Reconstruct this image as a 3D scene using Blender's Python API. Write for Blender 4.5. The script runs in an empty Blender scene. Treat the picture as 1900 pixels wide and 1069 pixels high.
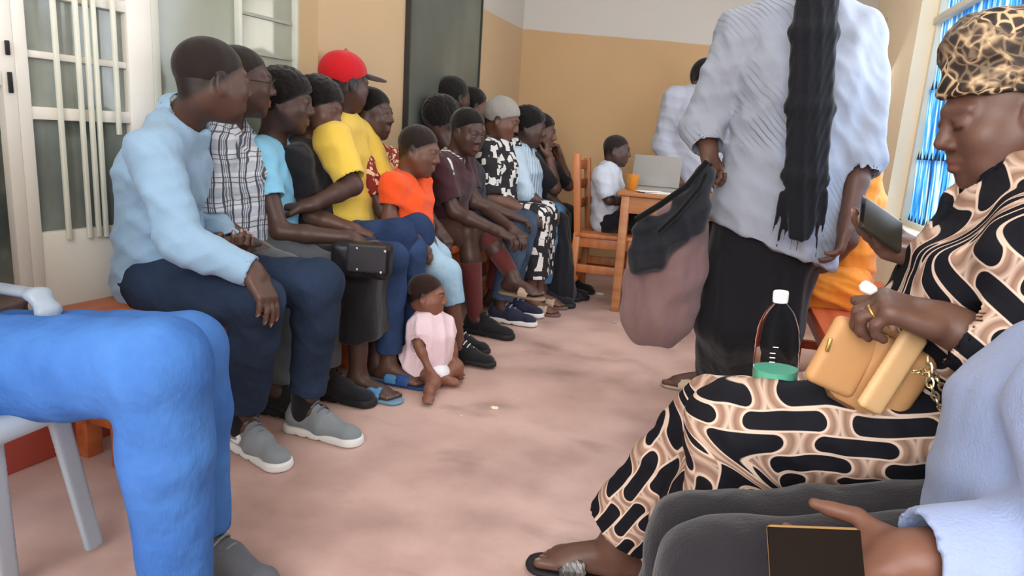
import bpy, bmesh, math, random
import numpy as np
from mathutils import Vector, Matrix

# ------------------------------------------------------------------ camera, world, lights
SC = bpy.context.scene
COL = SC.collection
FPX, CX, CY, CAMH = 1300., 950., 534.5, 1.02
_dn = np.array([(565-CX)/FPX, (6450-CY)/FPX, 1.]); _dn /= np.linalg.norm(_dn)
_vx = 1345.; _vy = CY+(-(_vx-CX)*_dn[0]/FPX-_dn[2])*FPX/_dn[1]
_Y = np.array([(_vx-CX)/FPX, (_vy-CY)/FPX, 1.]); _Y /= np.linalg.norm(_Y)
_X = np.cross(_Y, -_dn); _X = -_X if _X[0] < 0 else _X
MW = np.stack([_X, _Y, -_dn])
CAM = np.array([0, 0, CAMH])
cd = bpy.data.cameras.new('camera'); cam = bpy.data.objects.new('camera', cd); COL.objects.link(cam)
cd.sensor_width = 36.; cd.lens = 36*FPX/1900; cd.clip_start = .05
r_, u_, b_ = MW@np.array([1, 0, 0.]), MW@np.array([0, -1, 0.]), MW@np.array([0, 0, -1.])
cam.matrix_world = Matrix([[r_[i], u_[i], b_[i], CAM[i]] for i in range(3)]+[[0, 0, 0, 1]])
SC.camera = cam
SC.view_settings.view_transform = 'Standard'; SC.view_settings.look = 'None'
SC.view_settings.exposure = 0.36; SC.view_settings.gamma = 1; SC.view_settings.use_curve_mapping = False
W = bpy.data.worlds.new('sky'); SC.world = W; W.use_nodes = True
W.node_tree.nodes['Background'].inputs[0].default_value = (.97, .98, 1, 1)
W.node_tree.nodes['Background'].inputs[1].default_value = 1.4
def area(name, loc, target, sx, sy, power, color):
    l = bpy.data.lights.new(name, 'AREA'); l.shape = 'RECTANGLE'; l.size = sx; l.size_y = sy
    l.energy = power; l.color = color
    o = bpy.data.objects.new(name, l); COL.objects.link(o); o.location = loc
    o.rotation_euler = (Vector(target)-Vector(loc)).to_track_quat('-Z', 'Y').to_euler()
    return o
area('daylight_side_window', (.80, 2.9, 1.45), (-1.2, 2.7, .7), 1.9, 1.2, 24, (.97, .985, 1))
area('daylight_far_window', (.80, 4.75, 1.5), (-1, 4.2, .8), .4, 1.0, 7, (1, .93, .82))
area('daylight_open_front', (.1, -1.7, 1.9), (-.5, 3, .3), 2.6, 1.8, 105, (.96, .97, 1))
area('ceiling_fill', (-.4, 2.6, 2.72), (-.4, 2.4, 0), 1.6, 3.2, 22, (1, .97, .93))  # added fill lamp under the closed ceiling; the room has no skylight
sl = bpy.data.lights.new('sun', 'SUN'); sl.energy = 2.6; sl.angle = .05; sl.color = (1, .96, .9)
so = bpy.data.objects.new('sun', sl); COL.objects.link(so); so.rotation_euler = (0, math.radians(52), math.radians(-8))

# ------------------------------------------------------------------ pixel -> place helpers (rays of the real camera met with real planes)
def _ray(u, v): return MW@np.array([(u-CX)/FPX, (v-CY)/FPX, 1.])
def onZ(u, v, z=0.):
    r = _ray(u, v); return CAM+r*(z-CAMH)/r[2]
def onY(u, v, y):
    r = _ray(u, v); return CAM+r*y/r[1]
def onX(u, v, x):
    r = _ray(u, v); return CAM+r*x/r[0]
A = lambda *a: np.array(a, float)
def nrm(v):
    v = np.array(v, float); return v/(np.linalg.norm(v)+1e-12)

# ------------------------------------------------------------------ materials
def lin(c):
    if isinstance(c, str):
        c = [int(c[i:i+2], 16)/255 for i in (0, 2, 4)]
    return tuple(x/12.92 if x <= .04045 else ((x+.055)/1.055)**2.4 for x in c)+(1,)
MATS = {}
class NT:
    def __init__(s, name):
        s.m = bpy.data.materials.new(name); s.m.use_nodes = True
        s.t = s.m.node_tree; s.N = s.t.nodes; s.b = s.N['Principled BSDF']
    def n(s, ty, **k):
        o = s.N.new(ty)
        for a, v in k.items():
            if a.startswith('i_'):
                key = a[2:].replace('_', ' ')
                o.inputs[int(key) if key.isdigit() else key].default_value = v
            else: setattr(o, a, v)
        return o
    def l(s, a, b): s.t.links.new(a, b)
    def ramp(s, fac, stops, interp='LINEAR'):
        r = s.n('ShaderNodeValToRGB'); r.color_ramp.interpolation = interp
        e = r.color_ramp.elements
        while len(e) < len(stops): e.new(.5)
        for x, (p, c) in zip(e, stops): x.position = p; x.color = lin(c) if not isinstance(c, tuple) or len(c) == 3 else c
        s.l(fac, r.inputs[0]); return r.outputs[0]
    def mix(s, fac, a, b, mode='MIX'):
        m = s.n('ShaderNodeMix', data_type='RGBA', blend_type=mode)
        for k, x in ((0, fac), (6, a), (7, b)):
            if hasattr(x, 'is_linked') or hasattr(x, 'links'): s.l(x, m.inputs[k])
            else: m.inputs[k].default_value = x
        return m.outputs[2]
    def math(s, op, a, b=0., c=0.):
        m = s.n('ShaderNodeMath', operation=op)
        for k, x in enumerate((a, b, c)):
            if hasattr(x, 'links'): s.l(x, m.inputs[k])
            else: m.inputs[k].default_value = x
        return m.outputs[0]
    def bump(s, h, strength=.2, dist=.01):
        b = s.n('ShaderNodeBump'); b.inputs['Strength'].default_value = strength; b.inputs['Distance'].default_value = dist
        s.l(h, b.inputs['Height']); s.l(b.outputs[0], s.b.inputs['Normal'])
    def noise(s, scale, co=None, detail=3., vec=None):
        n = s.n('ShaderNodeTexNoise'); n.inputs['Scale'].default_value = scale; n.inputs['Detail'].default_value = detail
        if co is None: co = s.co()
        s.l(co, n.inputs['Vector']); return n.outputs['Fac']
    def co(s, kind='Object', scale=None, rot=None):
        t = s.n('ShaderNodeTexCoord'); o = t.outputs[kind]
        if scale or rot:
            m = s.n('ShaderNodeMapping')
            if scale: m.inputs['Scale'].default_value = scale
            if rot: m.inputs['Rotation'].default_value = rot
            s.l(o, m.inputs[0]); o = m.outputs[0]
        return o
    def attr(s, name):
        return s.n('ShaderNodeAttribute', attribute_name=name)
def paintmix(t, col):
    a = t.attr('paint')
    return t.mix(a.outputs['Alpha'], col, a.outputs['Color'])
def plain(name, c, rough=.6, metal=0., spec=.3, vary=.06, scale=8, bump=0, paint=False):
    if name in MATS: return MATS[name]
    t = NT(name); f = t.noise(scale)
    c0 = lin(c); d = tuple(x*(1-vary*2) for x in c0[:3])+(1,); e = tuple(min(1, x*(1+vary*2)) for x in c0[:3])+(1,)
    o = t.mix(f, d, e)
    if paint: o = paintmix(t, o)
    t.l(o, t.b.inputs['Base Color'])
    t.b.inputs['Roughness'].default_value = rough; t.b.inputs['Metallic'].default_value = metal
    t.b.inputs['Specular IOR Level'].default_value = spec
    if bump: t.bump(t.noise(scale*4), bump)
    MATS[name] = t.m; return t.m
def skin(c):
    name = 'skin_'+c
    if name in MATS: return MATS[name]
    t = NT(name); f = t.noise(9, detail=4)
    c0 = lin(c); o = t.mix(f, tuple(x*.8 for x in c0[:3])+(1,), tuple(x*1.2 for x in c0[:3])+(1,))
    o = paintmix(t, o); t.l(o, t.b.inputs['Base Color'])
    t.b.inputs['Roughness'].default_value = .48; t.b.inputs['Specular IOR Level'].default_value = .4
    t.b.inputs['Subsurface Weight'].default_value = .04
    t.b.inputs['Subsurface Radius'].default_value = (.01, .004, .002)
    t.bump(t.noise(160), .08, .003)
    MATS[name] = t.m; return t.m
def cloth(name, c, rough=.85, weave=220, wr=.25, paint=True, vary=.05):
    if name in MATS: return MATS[name]
    t = NT(name); f = t.noise(6, detail=5)
    c0 = lin(c); o = t.mix(f, tuple(x*(1-2*vary) for x in c0[:3])+(1,), tuple(min(1, x*(1+2*vary)) for x in c0[:3])+(1,))
    if paint: o = paintmix(t, o)
    t.l(o, t.b.inputs['Base Color']); t.b.inputs['Roughness'].default_value = rough
    t.b.inputs['Specular IOR Level'].default_value = .2
    t.b.inputs['Sheen Weight'].default_value = .15
    a = t.noise(weave); b = t.noise(11, co=t.co(scale=(1, 1, .45)), detail=2)
    t.bump(t.math('ADD', t.math('MULTIPLY', a, .08), b), min(1, wr*1.9), .03)
    MATS[name] = t.m; return t.m
def denim(name, c, worn):
    t = NT(name); f = t.noise(5, detail=6); o = t.ramp(f, [(.35, c), (.7, worn)])
    tw = t.noise(260, t.co(scale=(1, 1, .25)), 2)
    o = t.mix(t.math('MULTIPLY', tw, .35), o, lin(worn)); o = paintmix(t, o)
    t.l(o, t.b.inputs['Base Color']); t.b.inputs['Roughness'].default_value = .9; t.b.inputs['Specular IOR Level'].default_value = .15
    t.bump(t.math('ADD', t.noise(13, detail=3), t.math('MULTIPLY', tw, .05)), .5, .03)
    MATS[name] = t.m; return t.m

# ------------------------------------------------------------------ object helpers
def tag(o, label=None, cat=None, group=None, kind=None):
    if label: o['label'] = label
    if cat: o['category'] = cat
    if group: o['group'] = group
    if kind: o['kind'] = kind
    return o
def empty(name, loc, label=None, cat=None, group=None, rz=0):
    o = bpy.data.objects.new(name, None); COL.objects.link(o); o.location = Vector([float(x) for x in loc])
    o.rotation_euler = (0, 0, rz); o.empty_display_size = .1
    return tag(o, label, cat, group)
def origin(o):
    p = Vector((0, 0, 0))
    while o is not None: p = p+o.location; o = o.parent
    return np.array(p)
def mesh_obj(name, V, F, mat, parent=None, loc=None, smooth=True, attrs=None):
    V = np.asarray(V, float)
    po = origin(parent) if parent is not None else np.zeros(3)
    if loc is None: loc = po.copy() if parent is not None else np.array([V[:, 0].mean(), V[:, 1].mean(), V[:, 2].min()])
    loc = np.asarray(loc, float)
    me = bpy.data.meshes.new(name)
    if isinstance(F, np.ndarray):
        me.vertices.add(len(V)); me.vertices.foreach_set('co', (V-loc).astype(np.float32).ravel())
        n = len(F); me.loops.add(n*4); me.loops.foreach_set('vertex_index', F.astype(np.int32).ravel())
        me.polygons.add(n); me.polygons.foreach_set('loop_start', np.arange(0, n*4, 4, dtype=np.int32))
        me.polygons.foreach_set('loop_total', np.full(n, 4, np.int32)); me.update(calc_edges=True)
    else:
        me.from_pydata([tuple(x) for x in (V-loc)], [], [tuple(f) for f in F]); me.update()
    me.validate()
    me.polygons.foreach_set('use_smooth', [smooth]*len(me.polygons))
    for an, (ty, data) in (attrs or {}).items():
        a = me.attributes.new(an, ty, 'POINT')
        a.data.foreach_set('color' if ty == 'FLOAT_COLOR' else 'vector', np.asarray(data, np.float32).ravel())
    me.materials.append(mat)
    o = bpy.data.objects.new(name, me); COL.objects.link(o)
    o.location = Vector([float(x) for x in loc-po])
    if parent is not None: o.parent = parent
    return o
class MB:
    """collects boxes, tubes, lathes in world space; build() links them as one mesh object"""
    def __init__(s): s.bm = bmesh.new()
    def box(s, c, size, ax=None, bevel=.004, seg=2):
        """c centre, size full, ax = 3 axis rows"""
        ax = np.eye(3) if ax is None else np.array(ax, float)
        m = Matrix([[ax[j][i]*size[j] for j in range(3)]+[float(c[i])] for i in range(3)]+[[0, 0, 0, 1]])
        r = bmesh.ops.create_cube(s.bm, size=1, matrix=m)
        if bevel > 0:
            es = list({e for v in r['verts'] for e in v.link_edges})
            bmesh.ops.bevel(s.bm, geom=es, offset=min(bevel, min(size)*.45), segments=seg, affect='EDGES', profile=.5)
        return s
    def beam(s, a, b, w, h, up=(0, 0, 1), bevel=.004):
        a, b = np.array(a, float), np.array(b, float); d = b-a; L = np.linalg.norm(d); d = d/L
        sd = nrm(np.cross(d, up)); u = np.cross(sd, d)
        return s.box((a+b)/2, (w, L, h), (sd, d, u), bevel)
    def hexa(s, P):
        """eight corners: bottom 4, top 4"""
        v = [s.bm.verts.new(tuple(p)) for p in P]
        for f in ((3, 2, 1, 0), (4, 5, 6, 7), (0, 1, 5, 4), (1, 2, 6, 5), (2, 3, 7, 6), (3, 0, 4, 7)): s.bm.faces.new([v[i] for i in f])
        return s
    def tube(s, pts, rad, n=10, closed=False, cap=True):
        pts = [np.array(p, float) for p in pts]; m = len(pts)
        rad = [rad]*m if np.isscalar(rad) else rad
        rings = []; up = A(0, 0, 1.)
        for i, p in enumerate(pts):
            if closed: d = pts[(i+1) % m]-pts[i-1]
            else: d = pts[min(i+1, m-1)]-pts[max(i-1, 0)]
            d = nrm(d)
            if abs(np.dot(d, up)) > .95: up = A(1, 0, 0) if abs(d[0]) < .9 else A(0, 1, 0)
            sd = nrm(np.cross(d, up)); up = np.cross(sd, d)
            rings.append([s.bm.verts.new(tuple(p+rad[i]*(math.cos(t)*sd+math.sin(t)*up))) for t in np.arange(n)*2*math.pi/n])
        for i in range(m if closed else m-1):
            a, b = rings[i], rings[(i+1) % m]
            for k in range(n): s.bm.faces.new((a[k], a[(k+1) % n], b[(k+1) % n], b[k]))
        if cap and not closed:
            s.bm.faces.new(rings[0][::-1]); s.bm.faces.new(rings[-1])
        return s
    def lathe(s, c, prof, n=28, ax=None):
        ax = np.eye(3) if ax is None else np.array(ax, float); c = np.array(c, float)
        rings = []
        for r, z in prof:
            rings.append([s.bm.verts.new(tuple(c+ax[2]*z+max(r, 1e-4)*(math.cos(t)*ax[0]+math.sin(t)*ax[1]))) for t in np.arange(n)*2*math.pi/n])
        for a, b in zip(rings, rings[1:]):
            for k in range(n): s.bm.faces.new((a[k], a[(k+1) % n], b[(k+1) % n], b[k]))
        s.bm.faces.new(rings[0][::-1]); s.bm.faces.new(rings[-1])
        return s
    def build(s, name, mat, parent=None, loc=None, smooth=False, angle=35):
        bmesh.ops.recalc_face_normals(s.bm, faces=s.bm.faces)
        s.bm.verts.index_update()
        V = np.array([v.co[:] for v in s.bm.verts]); F = [[v.index for v in f.verts] for f in s.bm.faces]
        o = mesh_obj(name, V, F, mat, parent, loc, smooth=True)
        s.bm.free()
        try: o.data.set_sharp_from_angle(angle=math.radians(angle if not smooth else 70))
        except Exception: pass
        return o

# ------------------------------------------------------------------ implicit modelling: smooth unions of round cones and ellipsoids, meshed with surface nets
def smin(a, b, k):
    if k <= 1e-6: return np.minimum(a, b)
    h = np.maximum(k-np.abs(a-b), 0)/k
    return np.minimum(a, b)-h*h*k*.25
class Field:
    def __init__(s): s.ops = []; s.paints = []; s.flows = []; s.folds = []
    def add(s, mode, fn, lo, hi, k): s.ops.append((mode, fn, np.array(lo, float), np.array(hi, float), k)); return s
    def cone(s, a, b, ra, rb, k=.02, mode='u', wd=None, wr=1., flat=False, flow=None):
        a, b = np.array(a, float), np.array(b, float); wd = None if wd is None else nrm(wd)
        def warp(P):
            if wd is None or wr == 1: return P
            d = sum((P[i]-a[i])*wd[i] for i in range(3))*(1-1/wr)
            return [P[i]-d*wd[i] for i in range(3)]
        bb = np.array(warp(list(b)))
        ba = bb-a; L2 = max(ba@ba, 1e-12); L = math.sqrt(L2)
        def fn(P):
            Q = warp(P); pa = [Q[i]-a[i] for i in range(3)]
            h = (pa[0]*ba[0]+pa[1]*ba[1]+pa[2]*ba[2])/L2; hc = np.clip(h, 0, 1)
            d = np.sqrt(sum((pa[i]-hc*ba[i])**2 for i in range(3)))-(ra+(rb-ra)*hc)
            if flat: d = np.maximum(d, (h-1)*L)
            return d
        R = max(ra, rb)*max(wr, 1)
        s.add(mode, fn, np.minimum(a, b)-R, np.maximum(a, b)+R, k)
        if flow is not None: s.flows.append((a, b, flow))
        return s
    def ell(s, c, r, ax=None, k=.02, mode='u'):
        c = np.array(c, float); ax = np.eye(3) if ax is None else np.array(ax, float); r = np.array(r, float)
        def fn(P):
            q = [P[i]-c[i] for i in range(3)]
            l = [sum(q[i]*ax[j][i] for i in range(3)) for j in range(3)]
            k0 = np.sqrt(sum((l[j]/r[j])**2 for j in range(3))); k1 = np.sqrt(sum((l[j]/r[j]**2)**2 for j in range(3)))
            return k0*(k0-1)/(k1+1e-9)
        return s.add(mode, fn, c-r.max(), c+r.max(), k)
    def box(s, c, half, ax=None, rd=.01, k=.01, mode='u'):
        c = np.array(c, float); ax = np.eye(3) if ax is None else np.array(ax, float); half = np.array(half, float)
        def fn(P):
            q = [P[i]-c[i] for i in range(3)]
            l = [np.abs(sum(q[i]*ax[j][i] for i in range(3)))-half[j]+rd for j in range(3)]
            return np.sqrt(sum(np.maximum(x, 0)**2 for x in l))+np.minimum(np.maximum(np.maximum(l[0], l[1]), l[2]), 0)-rd
        R = np.linalg.norm(half)
        return s.add(mode, fn, c-R, c+R, k)
    def plane(s, p, n, k=0.):
        """keeps the side opposite to n"""
        p = np.array(p, float); n = nrm(n)
        return s.add('i', lambda P: sum((P[i]-p[i])*n[i] for i in range(3)), None, None, k) if False else s._pl(p, n, k)
    def _pl(s, p, n, k):
        s.ops.append(('i', lambda P: sum((P[i]-p[i])*n[i] for i in range(3)), None, None, k)); return s
    def paint(s, a, b, r, c, soft=.004, al=1.):
        s.paints.append((np.array(a, float), np.array(b, float), r, lin(c)[:3], soft, al)); return s
    def fold(s, d, lam, amp, ph=0., warp=1.): s.folds.append((nrm(d), lam, amp, ph, warp)); return s
    def mesh(s, res):
        los = [o[2] for o in s.ops if o[0] == 'u']; his = [o[3] for o in s.ops if o[0] == 'u']
        lo = np.min(los, 0)-res*3; hi = np.max(his, 0)+res*3
        lo[2] = max(lo[2], -res*3)
        n = np.ceil((hi-lo)/res).astype(int)+1
        ax = [(lo[i]+np.arange(n[i])*res).astype(np.float32) for i in range(3)]
        D = np.full(n, .06, np.float32); mg = .055
        for mode, fn, a, b, k in s.ops:
            if a is None: sl = (slice(None),)*3
            else:
                i0 = np.clip(np.floor((a-mg-lo)/res).astype(int), 0, n); i1 = np.clip(np.ceil((b+mg-lo)/res).astype(int)+1, 0, n)
                if (i1 <= i0).any(): continue
                sl = tuple(slice(p, q) for p, q in zip(i0, i1))
            P = [ax[0][sl[0]][:, None, None], ax[1][sl[1]][None, :, None], ax[2][sl[2]][None, None, :]]
            d = fn(P)
            if mode == 'u': D[sl] = smin(D[sl], d, k)
            elif mode == 's': D[sl] = -smin(-D[sl], d, k)
            else: D[sl] = -smin(-D[sl], -d, k)
        D[0] = D[-1] = .06; D[:, 0] = D[:, -1] = .06; D[:, :, 0] = D[:, :, -1] = .06
        S = D < 0
        c = [S[i:n[0]-1+i, j:n[1]-1+j, l:n[2]-1+l] for i in (0, 1) for j in (0, 1) for l in (0, 1)]
        al = c[0].copy(); an = c[0].copy()
        for x in c[1:]: al &= x; an |= x
        act = an & ~al
        idx = np.full(act.shape, -1, np.int32); I, J, K = np.nonzero(act); idx[I, J, K] = np.arange(len(I))
        acc = np.zeros((len(I), 3)); cnt = np.zeros(len(I))
        cor = [(i, j, l) for i in (0, 1) for j in (0, 1) for l in (0, 1)]
        val = {q: D[I+q[0], J+q[1], K+q[2]] for q in cor}
        for q in cor:
            for a in range(3):
                if q[a] == 0:
                    w = list(q); w[a] = 1; w = tuple(w)
                    d0, d1 = val[q], val[w]; m = (d0 < 0) != (d1 < 0)
                    t = np.where(m, d0/(np.where(m, d0-d1, 1)), 0)
                    for ax_ in range(3):
                        acc[:, ax_] += np.where(m, q[ax_]+(t if ax_ == a else 0), 0)
                    cnt += m
        V = lo+(np.stack([I, J, K], 1)+acc/np.maximum(cnt, 1)[:, None])*res
        G = np.stack([sum(val[q]*(1 if q[a] else -1) for q in cor) for a in range(3)], 1)
        G /= np.linalg.norm(G, axis=1)[:, None]+1e-9
        Fs = []
        for a in range(3):
            b, d = (a+1) % 3, (a+2) % 3
            s0 = [slice(0, n[0]-1), slice(0, n[1]-1), slice(0, n[2]-1)]; s1 = list(s0); s1[a] = slice(1, n[a])
            s0[b] = s1[b] = slice(1, n[b]-1); s0[d] = s1[d] = slice(1, n[d]-1)
            A0, A1 = S[tuple(s0)], S[tuple(s1)]
            m = A0 != A1; e = np.stack(np.nonzero(m), 1); off = np.zeros(3, int); off[b] = off[d] = 1; e = e+off
            if not len(e): continue
            fl = A0[tuple((e-off).T)]
            def g(db, dd):
                q = e.copy(); q[:, b] -= db; q[:, d] -= dd; return idx[q[:, 0], q[:, 1], q[:, 2]]
            f = np.stack([g(1, 1), g(0, 1), g(0, 0), g(1, 0)], 1)
            f = np.where(fl[:, None], f, f[:, ::-1]); Fs.append(f)
        F = np.concatenate(Fs); F = F[(F >= 0).all(1)]
        # one light smoothing pass
        if len(V):
            e = np.concatenate([F[:, [0, 1]], F[:, [1, 2]], F[:, [2, 3]], F[:, [3, 0]]])
            wt = .4 if res > .0046 else .25
            for it in range(1):
                sm = np.zeros_like(V); ct = np.bincount(e.ravel(), minlength=len(V)).astype(float)
                for x in range(3):
                    sm[:, x] = np.bincount(e[:, 0], V[e[:, 1], x], len(V))+np.bincount(e[:, 1], V[e[:, 0], x], len(V))
                V = V*(1-wt)+wt*sm/np.maximum(ct, 1)[:, None]
        at = {}
        if s.flows:
            at['flow'] = ('FLOAT_VECTOR', s._flow(V))
        P0 = V.copy()
        for d, lam, amp, ph, wp in s.folds:
            e1 = nrm(np.cross(d, A(.3, .5, .81))); e2 = np.cross(d, e1)
            x = P0@d; y = P0@e1; z = P0@e2
            q = x*2*math.pi/lam+ph+wp*(1.7*np.sin(y*9+ph)+1.3*np.sin(z*12+2*ph+1)+.8*np.sin(y*23+z*17)+.55*np.sin(y*2.4/lam+ph)*np.sin(z*1.9/lam+1))
            w = (np.sin(q)*.5+.5)**2-.38
            mk = .35+.65*(.5+.5*np.sin(y*7+x*5+ph*3)*np.sin(z*8+1.3*ph))
            for pc, pr in getattr(s, 'calm', []): mk = mk*np.clip((np.linalg.norm(P0-pc, axis=1)-pr*.55)/(pr*.6), .12, 1)
            V = V+G*(amp*w*mk)[:, None]
        col = np.zeros((len(V), 4))
        for a, b, r, cc, soft, alp in s.paints:
            ba = b-a; h = np.clip((P0-a)@ba/max(ba@ba, 1e-9), 0, 1); d = np.linalg.norm(P0-a-h[:, None]*ba, axis=1)-r
            w = np.clip(.5-d/soft/2, 0, 1)*alp
            col[:, :3] = np.where((w > 0)[:, None], col[:, :3]*(1-w[:, None])+np.array(cc)*w[:, None] if False else np.where(col[:, 3:] > 0, col[:, :3]*(1-w[:, None])+np.array(cc)*w[:, None], np.array(cc)), col[:, :3])
            col[:, 3] = col[:, 3]+(1-col[:, 3])*w
        for fn, cc in getattr(s, 'pfn', []):
            w = fn(P0); col[:, :3] = np.where(col[:, 3:] > 0, col[:, :3]*(1-w[:, None])+np.array(lin(cc)[:3])*w[:, None], np.array(lin(cc)[:3])); col[:, 3] = col[:, 3]+(1-col[:, 3])*w
        at['paint'] = ('FLOAT_COLOR', col)
        return V, F, at
    def _flow(s, V):
        tot = np.zeros(len(V)); acc = np.zeros((len(V), 3))
        for a, b, (u0, sd) in s.flows:
            a, b = np.array(a), np.array(b); ba = b-a; L = np.linalg.norm(ba); d = ba/L; sd = np.array(sd, float); sd = nrm(sd-d*(sd@d))
            t = np.clip((V-a)@d, 0, L); dist = np.linalg.norm(V-a-t[:, None]*d, axis=1)
            w = 1/((dist/.05)**9+1e-4)
            acc += w[:, None]*np.stack([u0+(V-a)@d, (V-a)@sd, (V-a)@np.cross(d, sd)], 1); tot += w
        return acc/tot[:, None]
    def build(s, name, mat, parent, res, label=None):
        V, F, at = s.mesh(res)
        o = mesh_obj(name, V, F, mat, parent, attrs=at)
        if label: o['label'] = label
        return o

# ------------------------------------------------------------------ people
def band(F, c, axis, r, h, flare, th, front, gap, k=.004, ell=1.):
    c = np.array(c, float); ax = nrm(axis); fr = nrm(np.array(front, float)-ax*np.dot(front, ax)); sd = np.cross(ax, fr)
    def fn(P):
        q = [P[i]-c[i] for i in range(3)]
        z = sum(q[i]*ax[i] for i in range(3)); x = sum(q[i]*fr[i] for i in range(3)); y = sum(q[i]*sd[i] for i in range(3))/ell
        rho = np.sqrt(x*x+y*y)+1e-6; ang = np.arctan2(np.abs(y), x)
        d = np.maximum(np.abs(rho-(r+flare*(h-z)))-th, np.abs(z-h/2)-h/2)
        return np.maximum(d, (gap-ang)*rho)
    R = (r+abs(flare)*h+th)*max(ell, 1)+h
    return F.add('u', fn, c-R, c+R, k)
def hframe(head, face, up=(0, 0, 1)):
    f = nrm(face); r = nrm(np.cross(f, up)); u = np.cross(r, f)
    return np.stack([r, f, u])
class HL:
    """head-local coordinates (x right, y forward, z up), metres of an adult head"""
    def __init__(s, c, face, up, sc): s.c = np.array(c, float); s.R = hframe(c, face, up); s.s = sc
    def __call__(s, x, y, z): return s.c+s.s*(x*s.R[0]+y*s.R[1]+z*s.R[2])
def head_prims(F, h, eyes=True, detail=True, skincol='3a241c', inf=0.):
    s = h.s
    F.ell(h(0, -.014, .03), (s*.074, s*.096, s*.086), h.R, .02)
    F.ell(h(0, .028, -.03), (s*.060, s*.062, s*.078), h.R, .03*s)
    F.ell(h(0, .040, -.076), (s*.042, s*.040, s*.036), h.R, .025*s)
    F.ell(h(0, .066, -.097), (s*.020, s*.016, s*.015), h.R, .02*s)
    for q in (-1, 1):
        F.ell(h(q*.043, .056, -.024), (s*.024, s*.026, s*.026), h.R, .03*s)
        F.cone(h(q*.008, .083, .027), h(q*.042, .071, .028), .0125*s, .010*s, .012*s)
        F.cone(h(q*.040, .052, -.07), h(q*.058, .0, -.03), .018*s, .02*s, .03*s)
    F.ell(h(0, -.04, -.03), (s*.052, s*.05, s*.06), h.R, .03)
    F.cone(h(0, .085, .018), h(0, .104, -.023), .0078*s, .0115*s, .012*s)
    for q in (-1, 1):
        F.ell(h(q*.015, .093, -.029), (.0095*s, .011*s, .0088*s), h.R, .006*s)
        F.ell(h(q*.033, .096, .006), (.018*s, .015*s, .0115*s), h.R, .008*s, 's')
        F.ell(h(q*.032, .0755, .005), (.0145*s,)*3, h.R, .003*s)
        F.cone(h(q*.019, .087, .013), h(q*.045, .079, .012), .0050*s, .0045*s, .004*s)
        F.cone(h(q*.020, .086, -.003), h(q*.043, .079, -.003), .0035*s, .0035*s, .004*s)
        F.ell(h(q*.032, .0775, .0125 if eyes != 'down' else .006), (.0165*s, .0150*s, (.0095 if eyes != 'down' else .0125)*s), h.R, .002*s)
        F.ell(h(q*.078, -.006, -.006), (.009*s, .019*s, .031*s), h.R, .006*s)
        F.ell(h(q*.086, .000, -.002), (.007*s, .010*s, .018*s), h.R, .006*s, 's')
        F.ell(h(q*.078, -.002, -.034), (.006*s, .009*s, .010*s), h.R, .005*s)
    F.cone(h(-.018, .084, -.056), h(.018, .084, -.056), .0065*s, .0065*s, .008*s)
    F.ell(h(0, .088, -.055), (.017*s, .011*s, .0075*s), h.R, .006*s)
    F.ell(h(0, .086, -.070), (.018*s, .0125*s, .0085*s), h.R, .006*s)
    F.cone(h(-.024, .094, -.063), h(.024, .094, -.063), .0015*s, .0018*s, .002*s, 's')
    F.paint(h(-.014, .094, -.063), h(.014, .094, -.063), .009*s, '7a453e', .003, .6)
    if eyes == 'down':
        for q in (-1, 1): F.paint(h(q*.020, .091, -.003), h(q*.046, .086, -.001), .0026*s, '0a0605', .0018, .95)
    elif eyes:
        for q in (-1, 1):
            F.paint(h(q*.016, .094, .03), h(q*.048, .082, .031), .0035*s, '120d0b', .003, .9)
            F.paint(h(q*.026, .090, .001), h(q*.038, .089, .001), .0040*s, 'a3968c', .0015, .9)
            F.paint(h(q*.032, .091, .0015), h(q*.032, .091, .0015), .0052*s, '120b08', .001, 1)
            F.paint(h(q*.016, .094, .03), h(q*.048, .082, .031), .0035*s, '15100e', .003, .9)
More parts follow.
